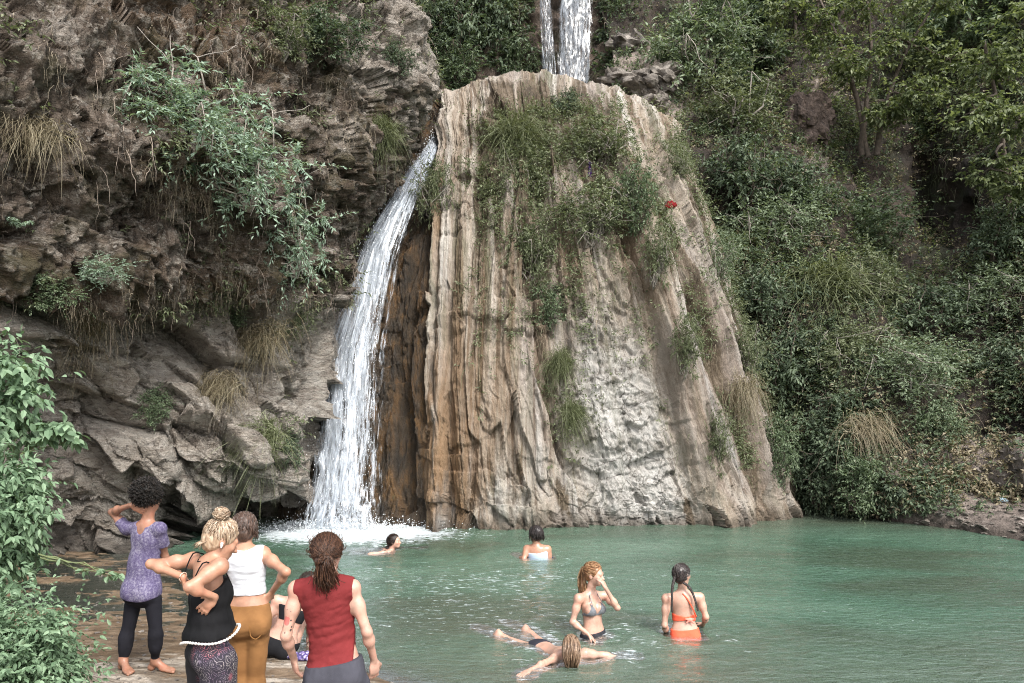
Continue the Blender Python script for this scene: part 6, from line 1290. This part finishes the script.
# loose boulders right of the buttress top and stones on the far bank
def boulder(label, s, px, py, R, seed, mat, group, sink=.3):
    pos, nr = on(s, px, py); r = np.random.default_rng(seed); u = np.linspace(0, math.pi, 22); v = np.linspace(0, 2*math.pi, 33)[:-1]; a, b = np.meshgrid(u, v, indexing='ij')
    d = np.stack((np.sin(a)*np.cos(b), np.sin(a)*np.sin(b), np.cos(a)), -1); k, e = facets(d*1.7+seed, seed, .8); q = d*(1+.45*k[..., None]+.12*fbm(d*2.5+seed, 4, s=seed)[..., None])*np.asarray(R)
    i = np.arange(22*32).reshape(22, 32); j = np.roll(i, -1, 1); f = np.stack((i[:-1], i[1:], j[1:], j[:-1]), -1).reshape(-1, 4)
    o = mobj('boulder', q.reshape(-1, 3), f, mat, smooth=False); o.location = tuple(pos+np.array((0, -R[1]*(1-sink)*.5, R[2]*.2))); o.rotation_euler = (r.normal(0, .2), r.normal(0, .2), r.uniform(0, 6)); tag(o, label, 'boulder', group)
n = NT("grey boulder"); c = n.co(); n1 = n.noise(c, 3, 8, .68)
BM = n.done(n.pbr(n.ramp(n1, [(.36, (.035, .03, .026)), (.5, (.13, .112, .095)), (.66, (.29, .26, .23))]), .85, n.bump(n.noise(c, 9, 8, .7), .8, .06)))
gb = "boulders beside the buttress top"
for a in [("largest grey boulder right of the upper cascades, atop the boulder pile", 642, 92, V3(.6, .5, .34), 1), ("pale flat boulder at the foot of the boulder pile", 638, 116, V3(.6, .5, .3), 2), ("grey boulder leaning on the tall shrub's stem by the boulder pile", 664, 84, V3(.45, .5, .42), 3),
          ("small rounded boulder nearest the broad upper cascade", 612, 86, V3(.5, .4, .34), 4), ("brown boulder under the dark overhang right of the broad cascade", 628, 52, V3(.6, .5, .4), 5), ("small boulder in the middle of the boulder pile", 655, 108, V3(.4, .35, .28), 6)]:
    boulder(a[0], slope, a[1], a[2], a[3], a[4], BM, gb)
boulder("reddish-brown rock slab standing in the upper slope left of the multi-stemmed tree", slope, 806, 128, V3(.8, .45, .8), 9, simple("red brown rock", (.10, .072, .06), .9, .6, 7, 1, .12), gb)
r = np.random.default_rng(4); lines = []
def stones(name, s, n, wf_, r0, r1, mat, seed, label):
    r = np.random.default_rng(seed); g = s.G.reshape(-1, 3); w_ = np.clip(wf_(s.px.ravel(), s.py.ravel(), g), 0, None); i = r.choice(len(g), n, p=w_/w_.sum())
    d = np.array([[0, 0, 1], [0, 0, -1], [1, 0, 0], [-1, 0, 0], [0, 1, 0], [0, -1, 0], [.6, .6, .6], [-.6, .6, .6], [.6, -.6, .6], [-.6, -.6, .6]], float)
    import mathutils.geometry
    hull = np.array([[0, 6, 8], [0, 7, 6], [0, 9, 7], [0, 8, 9], [2, 8, 6], [4, 6, 7], [3, 7, 9], [5, 9, 8], [2, 6, 4], [4, 7, 3], [3, 9, 5], [5, 8, 2], [1, 2, 4], [1, 4, 3], [1, 3, 5], [1, 5, 2]])
    sz = r0+(r1-r0)*r.random((n, 1, 1))**3; v = g[i][:, None]+d[None]*sz*r.uniform(.55, 1.3, (n, 10, 1))*r.uniform((.7, .7, .4), (1.3, 1.3, .7), (n, 3))[:, None]
    o = mobj(name, v.reshape(-1, 3), (np.arange(n)[:, None, None]*10+hull[None]).reshape(-1, 3), mat, smooth=False); o["kind"] = 'stuff'; tag(o, label, name)
stones('gravel', slope, 1400, lambda x, y, g: box(x, y, 900, 1060, 440, 540)*(g[:, 2] > -.05)+.4*box(x, y, 830, 930, 490, 520), .012, .09, BM, 5, "grey gravel and small stones on the far right bank")
stones('gravel', ground, 900, lambda x, y, g: (x > 60)*(x < 420)*(y > 560)*(y < 690)*(g[:, 2] > -.12), .006, .03, BM, 6, "small wet pebbles scattered over the near bank")
pos, nr = on(slope, 999, 502); S = Sdf(); S.ell(pos+V3(0, -.03, .05), (.11, .08, .06), None, .04, 'c'); S.ell(pos+V3(.08, -.05, .03), (.08, .06, .04), None, .04, 'c')
o = blob('plastic_bag', S, {'c'}, .01, cloth("pale blue plastic", (.2, .27, .31), .2, 20, rough=.35), None, pos, fold=fold(18, .02, 8)); o.location = tuple(pos); tag(o, "pale blue crumpled plastic bag lying on the far right bank", 'bag')

# bodies under the surface: the water over them is only as deep as the skin below it
me = water.o.data; G_ = water.G; dp = np.zeros(len(me.vertices), np.float32); me.attributes['depth'].data.foreach_get('value', dp); dp = dp.reshape(G_.shape[:2])
gx_, gy_ = G_[0, :, 0], G_[:, 0, 1]; top = np.full(dp.shape, -9.0)
for o in [q for q in bpy.data.objects if q.name.startswith('person')]:
    n_ = len(o.data.vertices); co = np.zeros(n_*3, np.float32); o.data.vertices.foreach_get('co', co); co = co.reshape(-1, 3)+np.array(o.location)
    m = (co[:, 2] < WZ) & (co[:, 2] > -.7) & (co[:, 1] > 7)
    i = np.searchsorted(gy_, co[m, 1]); j = np.searchsorted(gx_, co[m, 0]); ok = (i > 1) & (i < len(gy_)-2) & (j > 1) & (j < len(gx_)-2)
    for di in (-4, -3, -2, -1, 0, 1, 2):
        for dj in (-1, 0, 1): np.maximum.at(top, (i[ok]+di, j[ok]+dj), co[m, 2][ok])
dp = np.where(top > -5, np.minimum(dp, np.maximum(WZ-top, .0)*1.3+.01), dp)
me.attributes['depth'].data.foreach_set('value', dp.astype(np.float32).ravel())

fo_ = np.zeros(len(me.vertices), np.float32); me.attributes['foam'].data.foreach_get('value', fo_)
fo_ = np.clip(fo_+np.where((top > -.16) & (G_[..., 1] < 10), .12, 0).ravel(), 0, 1); me.attributes['foam'].data.foreach_set('value', fo_.astype(np.float32))
